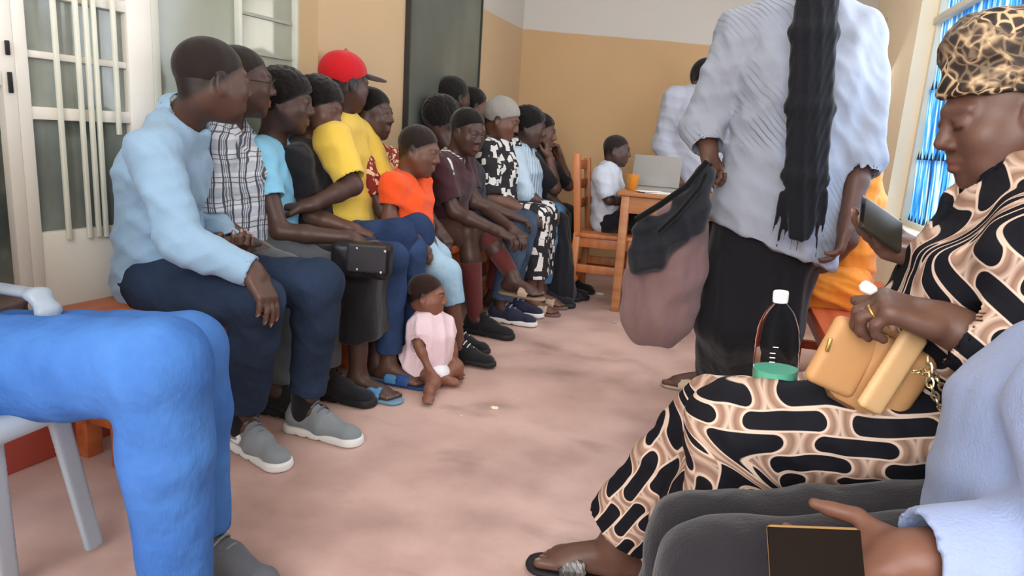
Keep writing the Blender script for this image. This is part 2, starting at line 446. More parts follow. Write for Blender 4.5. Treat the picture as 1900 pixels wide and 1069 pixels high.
def hand_prims(F, w, d, n, side, curl=.5, sc=1., thumb=.5, spread=.12, nails=True, fcurl=None, palm='6d4638', skinpaint=True):
    """w wrist, d toward the fingers, n palm normal (the side fingers curl to), side = +1/-1 thumb side of d x n"""
    d = nrm(d); n = nrm(np.array(n, float)-d*np.dot(n, d)); s = np.cross(d, n)*side; w = np.array(w, float)
    K = .014*sc
    P = lambda a, b, c: w+sc*(a*d+b*s+c*n)
    F.cone(P(-.02, 0, 0), P(.02, 0, 0), .024*sc, .025*sc, .02*sc, wd=s, wr=1.25)
    F.box(P(.052, 0, 0), (.046*sc, .040*sc, .0135*sc), (d, s, n), .013*sc, .012*sc)
    F.ell(P(.035, .026, .008), (.03*sc, .018*sc, .015*sc), (d, s, n), .014*sc)
    F.ell(P(.04, -.024, .006), (.032*sc, .014*sc, .012*sc), (d, s, n), .014*sc)
    L = (.070, .079, .073, .057); B = (.030, .010, -.010, -.029)
    for i in range(4):
        cu = (fcurl[i] if fcurl is not None else curl*(1+.07*i))
        a = P(.088-(.004 if i in (0, 3) else 0)-(.006 if i == 3 else 0), B[i], 0.002)
        ang = math.radians(62)*cu; dr = nrm(d+s*B[i]*spread*40*.4)
        F.ell(a, (.011*sc,)*3, None, .008*sc)
        for j, (fr, r0, r1) in enumerate(((.46, .0098, .0088), (.30, .0088, .0080), (.24, .0080, .0070))):
            dd = dr*math.cos(ang)+n*math.sin(ang); b = a+dd*L[i]*fr*sc
            F.cone(a, b, r0*sc, r1*sc, .004*sc)
            if nails and j == 2:
                up = -(n*math.cos(ang)-dr*math.sin(ang)); t = b+up*.006*sc
                F.paint(t-dd*.006*sc, t+dd*.003*sc, .0045*sc, 'a57d70', .001, .9)
            a = b; ang += math.radians((70, 45, 0)[j])*cu
    a = P(.022, .032, .006); dd = nrm(d*.62+s*(.75-.45*thumb)+n*(.12+.55*thumb))
    b = a+dd*.043*sc; dd2 = nrm(d*.85+s*(.25-.3*thumb)+n*(.1+.4*thumb)); c = b+dd2*.032*sc; e = c+nrm(dd2+n*.1)*.024*sc
    F.cone(P(.012, .018, .002), a, .018*sc, .0165*sc, .012*sc); F.cone(a, b, .016*sc, .0125*sc, .009*sc)
    F.cone(b, c, .0122*sc, .0110*sc, .004*sc); F.cone(c, e, .0110*sc, .0088*sc, .004*sc)
    if nails:
        up = nrm(s-n*.2); F.paint(e+up*.006*sc-dd2*.008*sc, e+up*.006*sc, .0055*sc, 'a57d70', .001, .9)
    if skinpaint: F.paint(P(.03, 0, .022), P(.08, 0, .022), .016*sc, palm, .012, .6)
    return P, s
SK = dict(a='5d4034', b='4d352b', c='664537', d='47312a', e='6a4637', f='7d5140')
def leg_dirs(an, kn, fwd): return nrm(A(fwd[0], fwd[1], 0))
def foot_prims(F, an, d, sc, k=.02, toes=True):
    d = nrm(A(d[0], d[1], 0)); s = np.cross(d, A(0, 0, 1)); g = A(an[0], an[1], max(an[2]-.085*sc, .012))
    P = lambda x, y, z: g+sc*(x*d+y*s)+A(0, 0, z*sc)
    F.cone(an, P(-.012, 0, .055), .034*sc, .034*sc, k); F.ell(P(-.035, 0, .03), (.036*sc, .029*sc, .03*sc), (d, s, A(0, 0, 1)), k)
    F.cone(P(-.005, 0, .06), P(.09, 0, .032), .031*sc, .026*sc, k, wd=s, wr=1.15)
    F.cone(P(.0, -.01, .02), P(.11, -.008, .02), .022*sc, .02*sc, k)
    F.ell(P(.115, 0, .02), (.04*sc, .044*sc, .021*sc), (d, s, A(0, 0, 1)), k)
    if toes:
        for y, L, r in ((-.030, .075, .0125), (-.009, .070, .009), (.008, .062, .0085), (.022, .053, .008), (.034, .042, .0075)):
            F.cone(P(.115, y, .014), P(.115+L*.75, y, .011), r*sc*1.05, r*sc, .004*sc)
            F.paint(P(.115+L*.75+.002, y, .011+r), P(.115+L*.75+.004, y, .011+r), r*.5*sc, 'a37f74', .001, .8)
    return P
def sneaker(parent, an, d, sc=1., up='444444', sole='e8e6e2', name='sneaker', lace='777777', res=.006, label=None, mark=None, collar=.095, tilt=0.):
    d = nrm(A(d[0], d[1], 0)); s = np.cross(d, A(0, 0, 1)); z0 = an[2]-.085*sc
    g = A(an[0], an[1], max(z0, 0)); P = lambda x, y, z: g+sc*(x*d+y*s)+A(0, 0, z*sc)
    R = (d, s, A(0, 0, 1))
    F = Field()
    F.cone(P(-.035, 0, .055), P(-.03, 0, .085), .035*sc, .031*sc, .02); F.cone(P(-.03, 0, .05), P(.07, 0, .042), .037*sc, .039*sc, .02)
    F.cone(P(.018, 0, .095), P(.085, 0, .055), .022*sc, .024*sc, .02); F.cone(P(.012, 0, .10), P(.004, 0, .120), .020*sc, .014*sc, .012, wd=s, wr=1.2)
    F.cone(P(.07, .003, .040), P(.155, .006, .028), .042*sc, .030*sc, .02, wd=s, wr=1.1); F.ell(P(.17, .006, .03), (.04*sc, .038*sc, .026*sc), R, .02)
    F.cone(P(-.024, 0, .098), P(-.020, 0, .16), .027*sc, .029*sc, .004, 's')
    F._pl(P(0, 0, .018), A(0, 0, -1), .003)
    F.fold(d, .05*sc, .0016)
    m = cloth('shoe_upper_'+up, up, .8, 400, .2)
    if mark:
        pts = [P(x, mark*y, z) for x, y, z in ((-.045, .036, .066), (.0, .038, .068), (.028, .040, .055), (.012, .040, .038), (-.012, .039, .036))]
        for a, b in zip(pts, pts[1:]): F.paint(a, b, .0085*sc, 'f2f4f4', .001)
    o = F.build(name, m, parent, res, label)
    G = Field()
    G.cone(P(-.038, 0, .010), P(.06, 0, .010), .045*sc, .043*sc, .01); G.cone(P(.06, 0, .01), P(.172, .007, .012), .043*sc, .046*sc, .01)
    G._pl(P(0, 0, .028), A(0, 0, 1), .004); G._pl(P(0, 0, 0.001), A(0, 0, -1), .003)
    for x in (-.01, .03, .08): G.box(P(x, 0, 0), (.006*sc, .06*sc, .006*sc), R, .002, .003, 's')
    G.build('sole', plain('shoe_sole_'+sole, sole, .6), o, res)
    if lace:
        L = MB()
        for i in range(4):
            x = .035+.021*i; z = .117-.0125*i-.001*i*i
            L.tube([P(x, -.024, z-.016), P(x+.006, -.012, z-.003), P(x+.009, 0, z+.001), P(x+.006, .012, z-.003), P(x, .024, z-.016)], .003*sc, 6)
        L.build('laces', plain('lace_'+lace, lace, .8), o)
    return o
def sandal(parent, an, d, sc=1., sole='222222', strap='222222', name='sandal', label=None, kind='slide', strapmat=None):
    d = nrm(A(d[0], d[1], 0)); s = np.cross(d, A(0, 0, 1)); g = A(an[0], an[1], max(an[2]-.105*sc, 0))
    P = lambda x, y, z: g+sc*(x*d+y*s)+A(0, 0, z*sc)
    G = Field(); G.cone(P(-.04, 0, .010), P(.06, 0, .010), .040*sc, .040*sc, .01); G.cone(P(.06, 0, .01), P(.155, 0, .010), .040*sc, .045*sc, .01)
    G._pl(P(0, 0, .016), A(0, 0, 1), .003); G._pl(P(0, 0, 0.001), A(0, 0, -1), .003)
    o = G.build(name, plain('sandal_sole_'+sole, sole, .7), parent, .006, label)
    F = Field()
    arc = lambda x, t: P(x, -.047*math.cos(t), .016+(.058-.22*(x-.07))*math.sin(t)*.85)
    for x0, x1 in ((.072, .072), (.10, .10)) if kind == 'slide' else ((.13, .05), (.13, .08)):
        pts = [arc(x0+(x1-x0)*abs(math.cos(t)), t) for t in np.linspace(0, math.pi, 9)]
        for a, b in zip(pts, pts[1:]): F.cone(a, b, .005*sc, .005*sc, .004, wd=d, wr=3.4 if kind == 'slide' else 1.2)
    F.build('strap', strapmat or plain('sandal_strap_'+strap, strap, .6), o, .005)
    return o
def person(label, J, face, fwd, sk='a', sc=1., g=1., res=.007, top=None, bottom=None, hair=None, shoes=None, hands=None, up=(0, 0, 1), base=None, group=None, headsc=None, eyes=True, feet=None, nohead=False):
    J = {k: np.array(v, float) for k, v in J.items()}
    base = A(J['pelvis'][0], J['pelvis'][1], 0) if base is None else base
    root = empty('person', base, label, 'person', group)
    hs = headsc or sc; h = HL(J['head'], face, up, hs); fwd = nrm(fwd)
    wd = nrm(J['shF']-J['shN']); skc = SK[sk]; B = Field()
    def torso(F, inf, k=.05):
        P, C, N = J['pelvis'], J['chest'], J['neck']; q = sc*g
        hw = nrm(J['hipF']-J['hipN'])
        F.cone(P-A(0, 0, .02), P+(C-P)*.45, .105*q+inf, .092*q+inf, k, wd=hw, wr=1.42)
        F.cone(P+(C-P)*.45, C, .092*q+inf, .104*q+inf, k, wd=wd, wr=1.42)
        F.cone(C, C+(N-C)*.72, .104*q+inf, .066*q+inf, k, wd=wd, wr=1.5)
        F.cone(J['shN'], N-(N-C)*.1, .047*sc+inf, .050*sc+inf, .04); F.cone(J['shF'], N-(N-C)*.1, .047*sc+inf, .050*sc+inf, .04)
    torso(B, -.012)
    nk = J['neck']; B.cone(nk-(h(0, -.02, -.06)-nk)*.2, h(0, -.022, -.05), .054*sc, .052*hs, .03)
    if not nohead: head_prims(B, h, eyes)
    H = hands or {}
    for S in 'NF':
        sh, el, wr = J['sh'+S], J['el'+S], J['wr'+S]; ti = sc*(.5+.5*g)
        B.cone(sh, el, .043*ti, .036*ti, .025); B.cone(el, el+(wr-el)*.35, .038*ti, .037*ti, .02); B.cone(el+(wr-el)*.35, wr, .037*ti, .026*ti, .015)
        hd = H.get(S, {}); d = hd.get('d'); d = nrm(wr-el) if d is None else nrm(d); n = hd.get('n', (0, 0, -1))
        side = hd.get('side', 1 if S == 'F' else -1)
        h.__dict__.setdefault('hands', {})[S] = (wr, d, nrm(np.array(n, float)-d*np.dot(n, d)), side)
        hand_prims(B, wr, d, n, side, hd.get('curl', .45), sc*.97*hd.get('sc', 1), hd.get('thumb', .5), fcurl=hd.get('fcurl'), palm=hd.get('palm', '7d5546'), nails=hd.get('nails', res <= .0065))
        hp, kn, an = J['hip'+S], J['kn'+S], J['an'+S]; th = .02 if bottom else 0; shod = (shoes and shoes.get('kind') == 'sneaker') or (feet or {}).get('shod')
        B.cone(hp, kn, .078*sc*g-th*.5, .052*sc, .03); B.cone(kn, kn+(an-kn)*.3, .050*sc, .053*sc, .02); B.cone(kn+(an-kn)*.3, an, .053*sc, .033*sc, .02)
        fd = (feet or {}).get(S, fwd); (B.cone(an, an+nrm(fd)*.07*sc-A(0, 0, .045*sc), .030*sc, .026*sc, .02) if shod else foot_prims(B, an, fd, sc))
    if hair and hair.get('t', .008) < .013:
        n_ = -.60*h.R[1]+.80*h.R[2]; ct = hair.get('cut', .002)*hs
        def scalp(P):
            q = P-h.c; a = q@n_-ct; l = q@h.R.T; e = np.sqrt((l[:, 0]/(.058*hs))**2+((l[:, 1]-.125*hs)/(.055*hs))**2+((l[:, 2])/(.066*hs))**2)
            return np.clip(.5+a/(.018*hs), 0, 1)*np.clip((e-.98)/.22, 0, 1)*.95
        B.pfn = [(scalp, hair.get('pc', '1f1613'))]
    body = B.build('body', skin(skc), root, min(res, .0065) if res < .009 else res)
    # clothes
    if top:
        T = Field(); inf = top.get('loose', .012); torso(T, inf)
        if top.get('belly'): T.ell(J['pelvis']+(J['chest']-J['pelvis'])*.4+fwd*.05*sc, (.13*sc*g, .15*sc*g, .13*sc*g), None, .06)
        sl = top.get('sleeve', .7); ti = sc*(.5+.5*g); rr = top.get('sr', .016)
        for S in 'NF':
            sh, el, wr = J['sh'+S], J['el'+S], J['wr'+S]; t = sl if np.isscalar(sl) else sl['NF'.index(S)]
            e = sh+(el-sh)*min(t, 1); T.cone(sh, e, .050*ti+rr, (.050-.012*min(t, 1))*ti+rr, .03, flat=t <= 1)
            if t > 1:
                e2 = el+(wr-el)*(t-1); T.cone(el, e2, .040*ti+rr, .030*ti+rr*.75, .02, flat=True)
            oa, ob = (e, e+nrm(el-sh)*.05) if t <= 1 else (e2, e2+nrm(wr-el)*.05)
            ro = (.040-.010*(t-1))*ti+rr*(1-.25*(t-1)) if t > 1 else (.050-.012*t)*ti+rr
            ro -= max(.007, 1.5*res)
            if not hasattr(T, 'calm'): T.calm = []
            T.calm.append((oa, .08*sc)); T.cone(oa-(ob-oa)*.35, ob, ro, ro, .002, 's')
        T.cone(nk+(h(0, -.02, -.06)-nk)*.35, nk+(h(0, -.02, -.06)-nk)*1.2, .060*sc, .085*sc, .01, 's')
        kd = top.get('neck', 'round')
        if kd in ('v', 'collar'):
            f0 = nk+fwd*.075*sc; T.cone(nk+fwd*.06*sc+A(0, 0, .03), f0+fwd*.05*sc-A(0, 0, (.09 if kd == 'v' else .05)*sc), .048*sc, .008, .004, 's')
        if top.get('hem'):
            for p, q, r0, r1, wr_ in top['hem']: T.cone(p, q, r0, r1, .05, wd=wd, wr=wr_, flat=True)
        if top.get('cut') is not None: T._pl(top['cut'][0], top['cut'][1], .004)
        for fo in top.get('folds', [((.3, .2, 1), .07, .006), ((1, -.4, .5), .1, .006), ((.2, .9, -.6), .085, .004)]): T.fold(*fo)
        for pa in top.get('paints', []): T.paint(*pa)
        if top.get('flows'): T.flows = top['flows']
        shirt = T.build(top.get('name', 'shirt'), top['mat'], root, res)
        if kd == 'collar' or top.get('collar'):
            K = Field(); axn = nrm(h(0, -.02, -.06)-nk)
            band(K, nk+axn*(-.002)*sc+A(0, 0, .012), axn, .058*sc, .042*sc, .42, .0035, fwd, .32)
            K.build('collar', top.get('cmat', top['mat']), shirt, min(res, .005))
    if bottom:
        L = Field(); kd = bottom.get('kind', 'trousers'); inf = bottom.get('loose', .016); hf = bottom.get('hem', 1.9)
        P = J['pelvis']; hw = nrm(J['hipF']-J['hipN'])
        L.cone(P-A(0, 0, .02), P+(J['chest']-P)*.28, .105*sc*g+.008, .094*sc*g+.004, .04, wd=hw, wr=1.42)
        for S in 'NF':
            hp, kn, an = J['hip'+S], J['kn'+S], J['an'+S]; k0 = kn-nrm(kn-hp)*.0
            t = min(hf, 1); e = hp+(kn-hp)*t
            L.cone(hp, e, .082*sc*g+inf, (.082*g-(.082*g-.056)*t)*sc+inf, .03, flat=hf <= 1, flow=(0, (0, 0, 1)))
            if hf > 1:
                e2 = kn+(an-kn)*(hf-1); r1 = bottom.get('r1', .047*sc+inf*.6)
                L.cone(kn, kn+(e2-kn)*.35, .056*sc+inf, .052*sc+inf, .02, flow=(.45, (1, 0, 0)))
                L.cone(kn+(e2-kn)*.35, e2, .052*sc+inf, r1, .02, flat=True)
                if kd == 'trousers': L.cone(e2-nrm(an-kn)*.015, e2+nrm(an-kn)*.05, r1-max(.007, 1.5*res), r1-max(.007, 1.5*res), .002, 's')
        if kd == 'skirt':
            m = lambda a: (J[a+'N']+J[a+'F'])/2; w_ = np.linalg.norm(J['knF']-J['knN'])/2
            L.cone(m('hip'), m('kn'), .085*sc*g, .07*sc, .04, wd=hw, wr=1+w_/.10)
            if hf > 1:
                e = m('kn')+(m('an')-m('kn'))*(hf-1); r1 = bottom.get('r1', .085*sc)
                L.cone(m('kn'), e, .07*sc, r1, .04, wd=hw, wr=1+w_/.09, flat=True)
        for fo in bottom.get('folds', [((.5, .1, .8), .07, .0025), ((1, .1, .5), .10, .004), ((.9, .1, -.8), .13, .004)]): L.fold(*fo)
        for pa in bottom.get('paints', []): L.paint(*pa)
        if bottom.get('flows'): L.flows = bottom['flows']
        L.build(bottom.get('name', kd), bottom['mat'], root, res)
    if hair:
        Q = Field(); t = hair.get('t', .008)*hs; t = t if t > .0065*hs else .0022*hs; kd = hair.get('kind', 'short'); hm = hair.get('mat') or cloth('hair_black', '17110f', .95, 90, .8)
        Q.ell(h(0, -.016, .032), (hs*.074+t, hs*.096+t, hs*.085+t), h.R, .01)
        if t > .02: Q.ell(h(0, -.05, .04), (hs*.07+t, hs*.07+t, hs*.07+t), h.R, .03)
        n = -.60*h.R[1]+.80*h.R[2]; cut = hair.get('cut', .002)
        Q._pl(h(0, 0, 0)+n*cut*hs, -n, .006)
        Q.ell(h(0, .125+t*.3, .0), (.058*hs, .055*hs, .066*hs), h.R, .006, 's')
        if kd == 'bun': Q.ell(h(0, -.11, .02), (.045*hs, .05*hs, .045*hs), h.R, .02)
        if kd == 'long':
            Q.cone(h(0, -.07, 0), h(0, -.085, -.12), .06*hs, .045*hs, .03, wd=h.R[0], wr=1.3)
        am = hair.get('amp', 0)
        if am: Q.fold((.3, .1, 1), .023, am*.7, warp=5); Q.fold((1, .5, .2), .029, am*.7, warp=5)
        Q.build(hair.get('name', 'hair'), hm, root, min(res, .007))
    if shoes:
        for S in 'NF':
            an = J['an'+S]; fd = (feet or {}).get(S, fwd)
            kk = dict(shoes.get('kw', {}))
            if shoes['kind'] == 'sneaker': sneaker(root, an, fd, sc, res=max(res*.8, .004), **kk)
            elif shoes['kind'] == 'sandal': sandal(root, an, fd, sc, **kk)
    return root, h
def row(Y0, sp, sc=1., dz=(0, 0)):
    """joints of somebody sitting sideways to the camera: (u, v[, Y offset]) on the plane Y = Y0 + offset"""
    off = dict(head=0, neck=0, chest=0, pelvis=0, shN=-.17, elN=-.2, wrN=-.15, shF=.17, elF=.2, wrF=.12, hipN=-.09, hipF=.09, knN=-.1, knF=.1, anN=-.1, anF=.1)
    J = {}
    for k, o in off.items():
        if k in sp:
            e = sp[k]; J[k] = onY(e[0], e[1], Y0+(e[2] if len(e) > 2 else o*sc))
    if 'hipN' not in J: J['hipN'] = J['pelvis']+A(.03, -.09*sc, -.03)
    for k in ('sh', 'el', 'wr', 'hip', 'kn', 'an'):
        if k+'F' not in J: J[k+'F'] = J[k+'N']+A(0, 2*abs(off[k+'N'])*sc, 0)
        if k+'N' not in J: J[k+'N'] = J[k+'F']-A(0, 2*abs(off[k+'F'])*sc, 0)
    for k in ('anN', 'anF'):
        if k not in sp.get('keep', ()): J[k][2] = max(sp.get('az', .088), .085*sc)
    for k in 'NF':
        if 'g'+k in sp: g = onZ(*sp['g'+k]); J['an'+k] = A(g[0], g[1], J['an'+k][2])
    return J

# ------------------------------------------------------------------ room
def two_tone(name, low, high, zline, slope=0., x0=0., rough=.8):
    t = NT(name); g = t.n('ShaderNodeNewGeometry'); s = t.n('ShaderNodeSeparateXYZ'); t.l(g.outputs['Position'], s.inputs[0])
    z = t.math('SUBTRACT', s.outputs[2], t.math('MULTIPLY', t.math('SUBTRACT', s.outputs[0], x0), slope))
    w = t.noise(2.2, g.outputs['Position']); z = t.math('ADD', z, t.math('MULTIPLY', w, .02))
    f = t.math('MULTIPLY', t.math('SUBTRACT', z, zline), 120.)
    f.node.use_clamp = True
    n = t.noise(1.6, g.outputs['Position'], 5)
    lo = t.mix(n, tuple(x*.88 for x in lin(low)[:3])+(1,), tuple(min(1, x*1.08) for x in lin(low)[:3])+(1,))
    hi = t.mix(n, tuple(x*.93 for x in lin(high)[:3])+(1,), lin(high))
    t.l(t.mix(f, lo, hi), t.b.inputs['Base Color']); t.b.inputs['Roughness'].default_value = rough
    t.bump(t.noise(40, g.outputs['Position'], 4), .12, .004)
    return t.m
M_wall = two_tone('wall_paint', 'bb9f7b', 'bdb8af', 1.80)
M_back = two_tone('back_wall_paint', 'bd9a70', 'c3bdb5', 1.80, -.055, -1.56)
M_right = plain('right_wall_paint', 'f7e6c6', .75, vary=.02)
M_ceil = plain('ceiling_paint', 'e6e3de', .9, vary=.02)
M_white = plain('white_gloss_paint', 'e6e2d9', .45, vary=.02)
M_red = plain('red_oxide_skirting', 'a5493c', .5, vary=.08, scale=5)
def floor_mat():
    t = NT('red_oxide_floor'); g = t.n('ShaderNodeNewGeometry'); p = g.outputs['Position']
    a = t.noise(1.1, p, 6); b = t.noise(5, p, 8)
    f = t.math('ADD', t.math('MULTIPLY', a, .65), t.math('MULTIPLY', b, .35))
    c = t.ramp(f, [(.33, '9a8077'), (.43, 'b9998f'), (.54, 'cfaea3'), (.66, 'd9b9ac')])
    sm = t.noise(1.9, t.co('Object', scale=(1.1, 2.2, 1)), 5)
    c = t.mix(t.ramp(sm, [(.60, (0, 0, 0, 1)), (.72, (.55, .55, .55, 1))]), c, lin('7d6a5c'))
    sp = t.noise(60, p, 2); c = t.mix(t.math('MULTIPLY', sp, .15), c, lin('a07c70'))
    t.l(c, t.b.inputs['Base Color'])
    t.l(t.ramp(b, [(.3, (.33, .33, .33, 1)), (.7, (.5, .5, .5, 1))]), t.b.inputs['Roughness'])
    t.b.inputs['Specular IOR Level'].default_value = .35
    t.bump(b, .08, .01)
    return t.m
ST = dict(kind='structure')
O0 = (0, 0, 0)
tag(MB().box((-.5, 1.8, -.05), (3.6, 7.2, .1), bevel=0).build('floor', floor_mat(), loc=O0), **ST)
tag(MB().box((-.5, 1.8, 2.80), (3.6, 7.2, .1), bevel=0).build('ceiling', M_ceil, loc=O0), **ST)
# left wall: slanting line x = -2 + .12 y, glazed up to y = 2.57, then a solid wall standing 9 cm proud
ldir = nrm(A(.12, 1, 0)); lnor = A(ldir[1], -ldir[0], 0)      # lnor points into the room
def LW(y, o, z): return A(-2.08+.12*y, y, z)+lnor*o
LAX = (lnor, ldir, A(0, 0, 1))
def lbox(mb, y0, y1, z0, z1, o0, o1, bevel=.003):
    a, b = LW(y0, 0, 0), LW(y1, 0, 0); c = (a+b)/2+lnor*(o0+o1)/2; c[2] = (z0+z1)/2
    return mb.box(c, (abs(o1-o0), np.linalg.norm(b-a), z1-z0), LAX, bevel)
rt = lambda u, v: (lambda r: CAM+r*((-2.08)/(r[0]-.12*r[1])))(_ray(u, v))
def wly(u, v=200): return rt(u, v)[1]
def wlz(u, v): return rt(u, v)[2]
dY0, dY1 = wly(35), wly(288)
m = MB(); lbox(m, -1.75, 2.70, 2.12, 2.76, -.14, 0, 0); lbox(m, -1.75, .70, 0.0, 2.12, -.14, 0, 0); lbox(m, dY1, 2.70, .0, .80, -.14, 0, 0)
m.build('wall_left', plain('left_lower_wall', 'd3d0c8', .7), loc=O0); tag(bpy.data.objects['wall_left'], **ST)
L2a, L2b = A(-1.665, 2.69, 0), A(-1.562, 5.35, 0); l2 = nrm(L2b-L2a); n2 = A(l2[1], -l2[0], 0)
def W2(y, o, z):
    t = (y-2.69)/(5.35-2.69); p = L2a+(L2b-L2a)*t+n2*o; return A(p[0], p[1], z)
m = MB(); P = [W2(2.69, 0, 0), W2(5.45, 0, 0), W2(5.45, -.3, 0), W2(2.69, -.3, 0)]; m.hexa(P+[p+A(0, 0, 2.76) for p in P])
tag(m.build('wall_left_solid', M_wall, loc=O0), **ST)
bpy.data.objects['wall_left_solid'].name = 'wall_left_inner'
tag(MB().box((-.35, 5.41, 1.38), (2.7, .12, 2.76), bevel=0).build('wall_back', M_back, loc=O0), **ST)
# right wall with two window openings
RX = .85; wy = (1.55, 4.12); wz = (.69, 2.25); w2y = (4.95, 5.33); w2z = (.75, 1.86)
m = MB()
def rb(y0, y1, z0, z1): m.box((RX+.11, (y0+y1)/2, (z0+z1)/2), (.22, y1-y0, z1-z0), bevel=0)
rb(-1.75, 5.45, 0, wz[0]); rb(-1.75, 5.45, wz[1], 2.76); rb(-1.75, wy[0], wz[0], wz[1]); rb(wy[1], w2y[0], wz[0], wz[1])
rb(w2y[1], 5.45, wz[0], wz[1]); rb(w2y[0], w2y[1], w2z[1], wz[1])
tag(m.build('wall_right', M_right, loc=O0), **ST)
# skirtings
m = MB(); lbox(m, -1.7, 2.69, 0, .10, -.02, .115, .006); tag(m.build('baseboard_left', M_red, loc=O0), **ST)
m = MB(); a, b = W2(2.70, .012, .05), W2(5.35, .012, .05); m.box((a+b)/2, (.024, 2.65, .10), (n2, l2, A(0, 0, 1)), .004)
tag(m.build('baseboard_inner', plain('dark_red_skirting', '7c3a30', .5), loc=O0), **ST)
tag(MB().box((-.36, 5.34, .05), (2.4, .022, .10)).build('baseboard_back', MATS['dark_red_skirting'], loc=O0), **ST)
tag(MB().box((RX+.04, 2.83, .69-.012), (.11, 2.62, .03)).build('trim_1', plain('window_sill_cream', 'efe3cb', .6), loc=O0), **ST)
m = MB().box((RX-.04, 3.2, 2.50), (.10, 3.6, .26), bevel=.01)
tag(m.build('trim_2', M_ceil, loc=O0), **ST)

# glazed door with security bars and fixed lights beside it
def glass_mat(name, c1, c2, scale, leaf=False):
    t = NT(name); n = t.noise(scale, t.co(scale=(1, 1, .8)), 4)
    c = t.ramp(n, [(.35, c1), (.65, c2)])
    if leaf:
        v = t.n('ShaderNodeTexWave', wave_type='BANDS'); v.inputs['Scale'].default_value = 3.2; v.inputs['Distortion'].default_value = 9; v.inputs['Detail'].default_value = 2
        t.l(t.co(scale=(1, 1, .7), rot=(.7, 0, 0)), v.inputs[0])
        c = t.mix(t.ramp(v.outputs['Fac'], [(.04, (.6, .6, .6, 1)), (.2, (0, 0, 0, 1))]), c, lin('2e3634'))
    t.l(c, t.b.inputs['Base Color']); t.b.inputs['Roughness'].default_value = .12; t.b.inputs['Specular IOR Level'].default_value = .6
    return t.m
G_up = glass_mat('obscured_glass_upper', '80867f', '9aa098', 7)
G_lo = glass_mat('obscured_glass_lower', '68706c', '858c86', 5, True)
G_win = glass_mat('grey_green_glass', '8d9183', 'a3a698', 2.5)
G_dk = glass_mat('dark_side_glass', '3d4541', '737b73', 6, True)
rt = lambda u, v: (lambda r: CAM+r*((-2.08)/(r[0]-.12*r[1])))(_ray(u, v))
def wly(u, v=200): return rt(u, v)[1]
def wlz(u, v): return rt(u, v)[2]
gY0, gY1 = wly(60), wly(244)
d = empty('door', LW(1.7, .0, .1)); d.name = 'door_1'; tag(d, **ST)
m = MB(); zr = wlz(130, 213); zb = wlz(130, 428); zt = wlz(200, 5)
lbox(m, dY0, gY0, .10, 2.1, -.05, .0); lbox(m, gY1, dY1, .10, 2.1, -.05, .0)
lbox(m, gY0, gY1, zr-.018, zr+.018, -.045, -.003); lbox(m, gY0, gY1, .10, zb, -.045, -.004); lbox(m, gY0, gY1, 2.0, 2.1, -.045, -.003)
lbox(m, gY0, gY1, 1.315, 1.35, -.045, -.003); lbox(m, gY0, gY1, 1.145, 1.165, -.045, -.012)
m.build('door_frame', M_white, d)
lbox(MB(), gY0, gY1, zr+.018, 2.0, -.035, -.028, 0).build('upper_pane', G_up, d)
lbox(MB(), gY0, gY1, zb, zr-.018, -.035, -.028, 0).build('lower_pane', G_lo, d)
for ut, ub, vb in ((98, 130, 443), (139, 168, 440), (158, 184, 438), (172, 198, 438), (208, 222, 250)):
    mm = MB(); y0 = wly(ut, 10); yb = wly(ub, vb); yy = (y0+yb)/2-.008
    lbox(mm, yy-.0065, yy+.0065, wlz(ub, vb), 2.02, .004, .016, .002); mm.build('security_bar', plain('cream_bar_paint', 'dcdccd', .4), d)
for v0, v1 in ((75, 102), (133, 172)):
    mm = MB(); lbox(mm, wly(9, 100), wly(15, 100), wlz(12, v1), wlz(12, v0), .0, .012, .002); mm.build('hinge', plain('black_hinge', '1c1f24', .4), d)
# dark leaf to the left of the door
d = empty('window', LW(1.1, .0, .1)); d.name = 'window_1'; tag(d, **ST)
m = MB(); lbox(m, .70, .76, .10, 2.12, -.06, 0); lbox(m, dY0-.037, dY0, .10, 2.12, -.06, 0.0); lbox(m, .76, dY0-.037, 2.04, 2.12, -.06, 0); lbox(m, .76, dY0-.037, .10, .18, -.06, 0); lbox(m, .76, dY0-.037, 1.06, 1.10, -.05, 0)
m.build('window_frame', M_white, d)
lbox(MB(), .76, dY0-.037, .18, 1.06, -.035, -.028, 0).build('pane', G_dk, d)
lbox(MB(), .76, dY0-.037, 1.10, 2.04, -.035, -.028, 0).build('pane', G_up, d)
# fixed grey-green lights right of the door
d = empty('window', LW(2.2, .0, .8)); d.name = 'window_2'; tag(d, **ST)
m = MB(); yA = wly(448, 60); yB = wly(553, 60)
for a, b in ((dY1, dY1+.03), (yA-.008, yA+.008), (yB-.008, 2.70)): lbox(m, a, b, .80, 2.12, -.05, 0.)
lbox(m, dY1+.03, yB, .80, .85, -.05, 0); lbox(m, dY1+.03, yB, 2.06, 2.12, -.05, 0); lbox(m, dY1+.03, yB, 1.60, 1.62, -.05, -.01)
m.build('window_frame', plain('pale_window_frame', 'c9cabd', .5), d)
lbox(MB(), dY1+.03, yA-.008, .85, 2.06, -.032, -.026, 0).build('pane', G_win, d)
lbox(MB(), yA+.008, yB-.008, .85, 2.06, -.032, -.026, 0).build('pane', G_win, d)
mm = MB()
for z in (1.12, 1.26, 1.40, 1.54): lbox(mm, yA+.02, yB-.02, z, z+.012, -.026, -.018, 0)
mm.build('glazing_bar', plain('grey_rail', '9a9c90', .6), d)

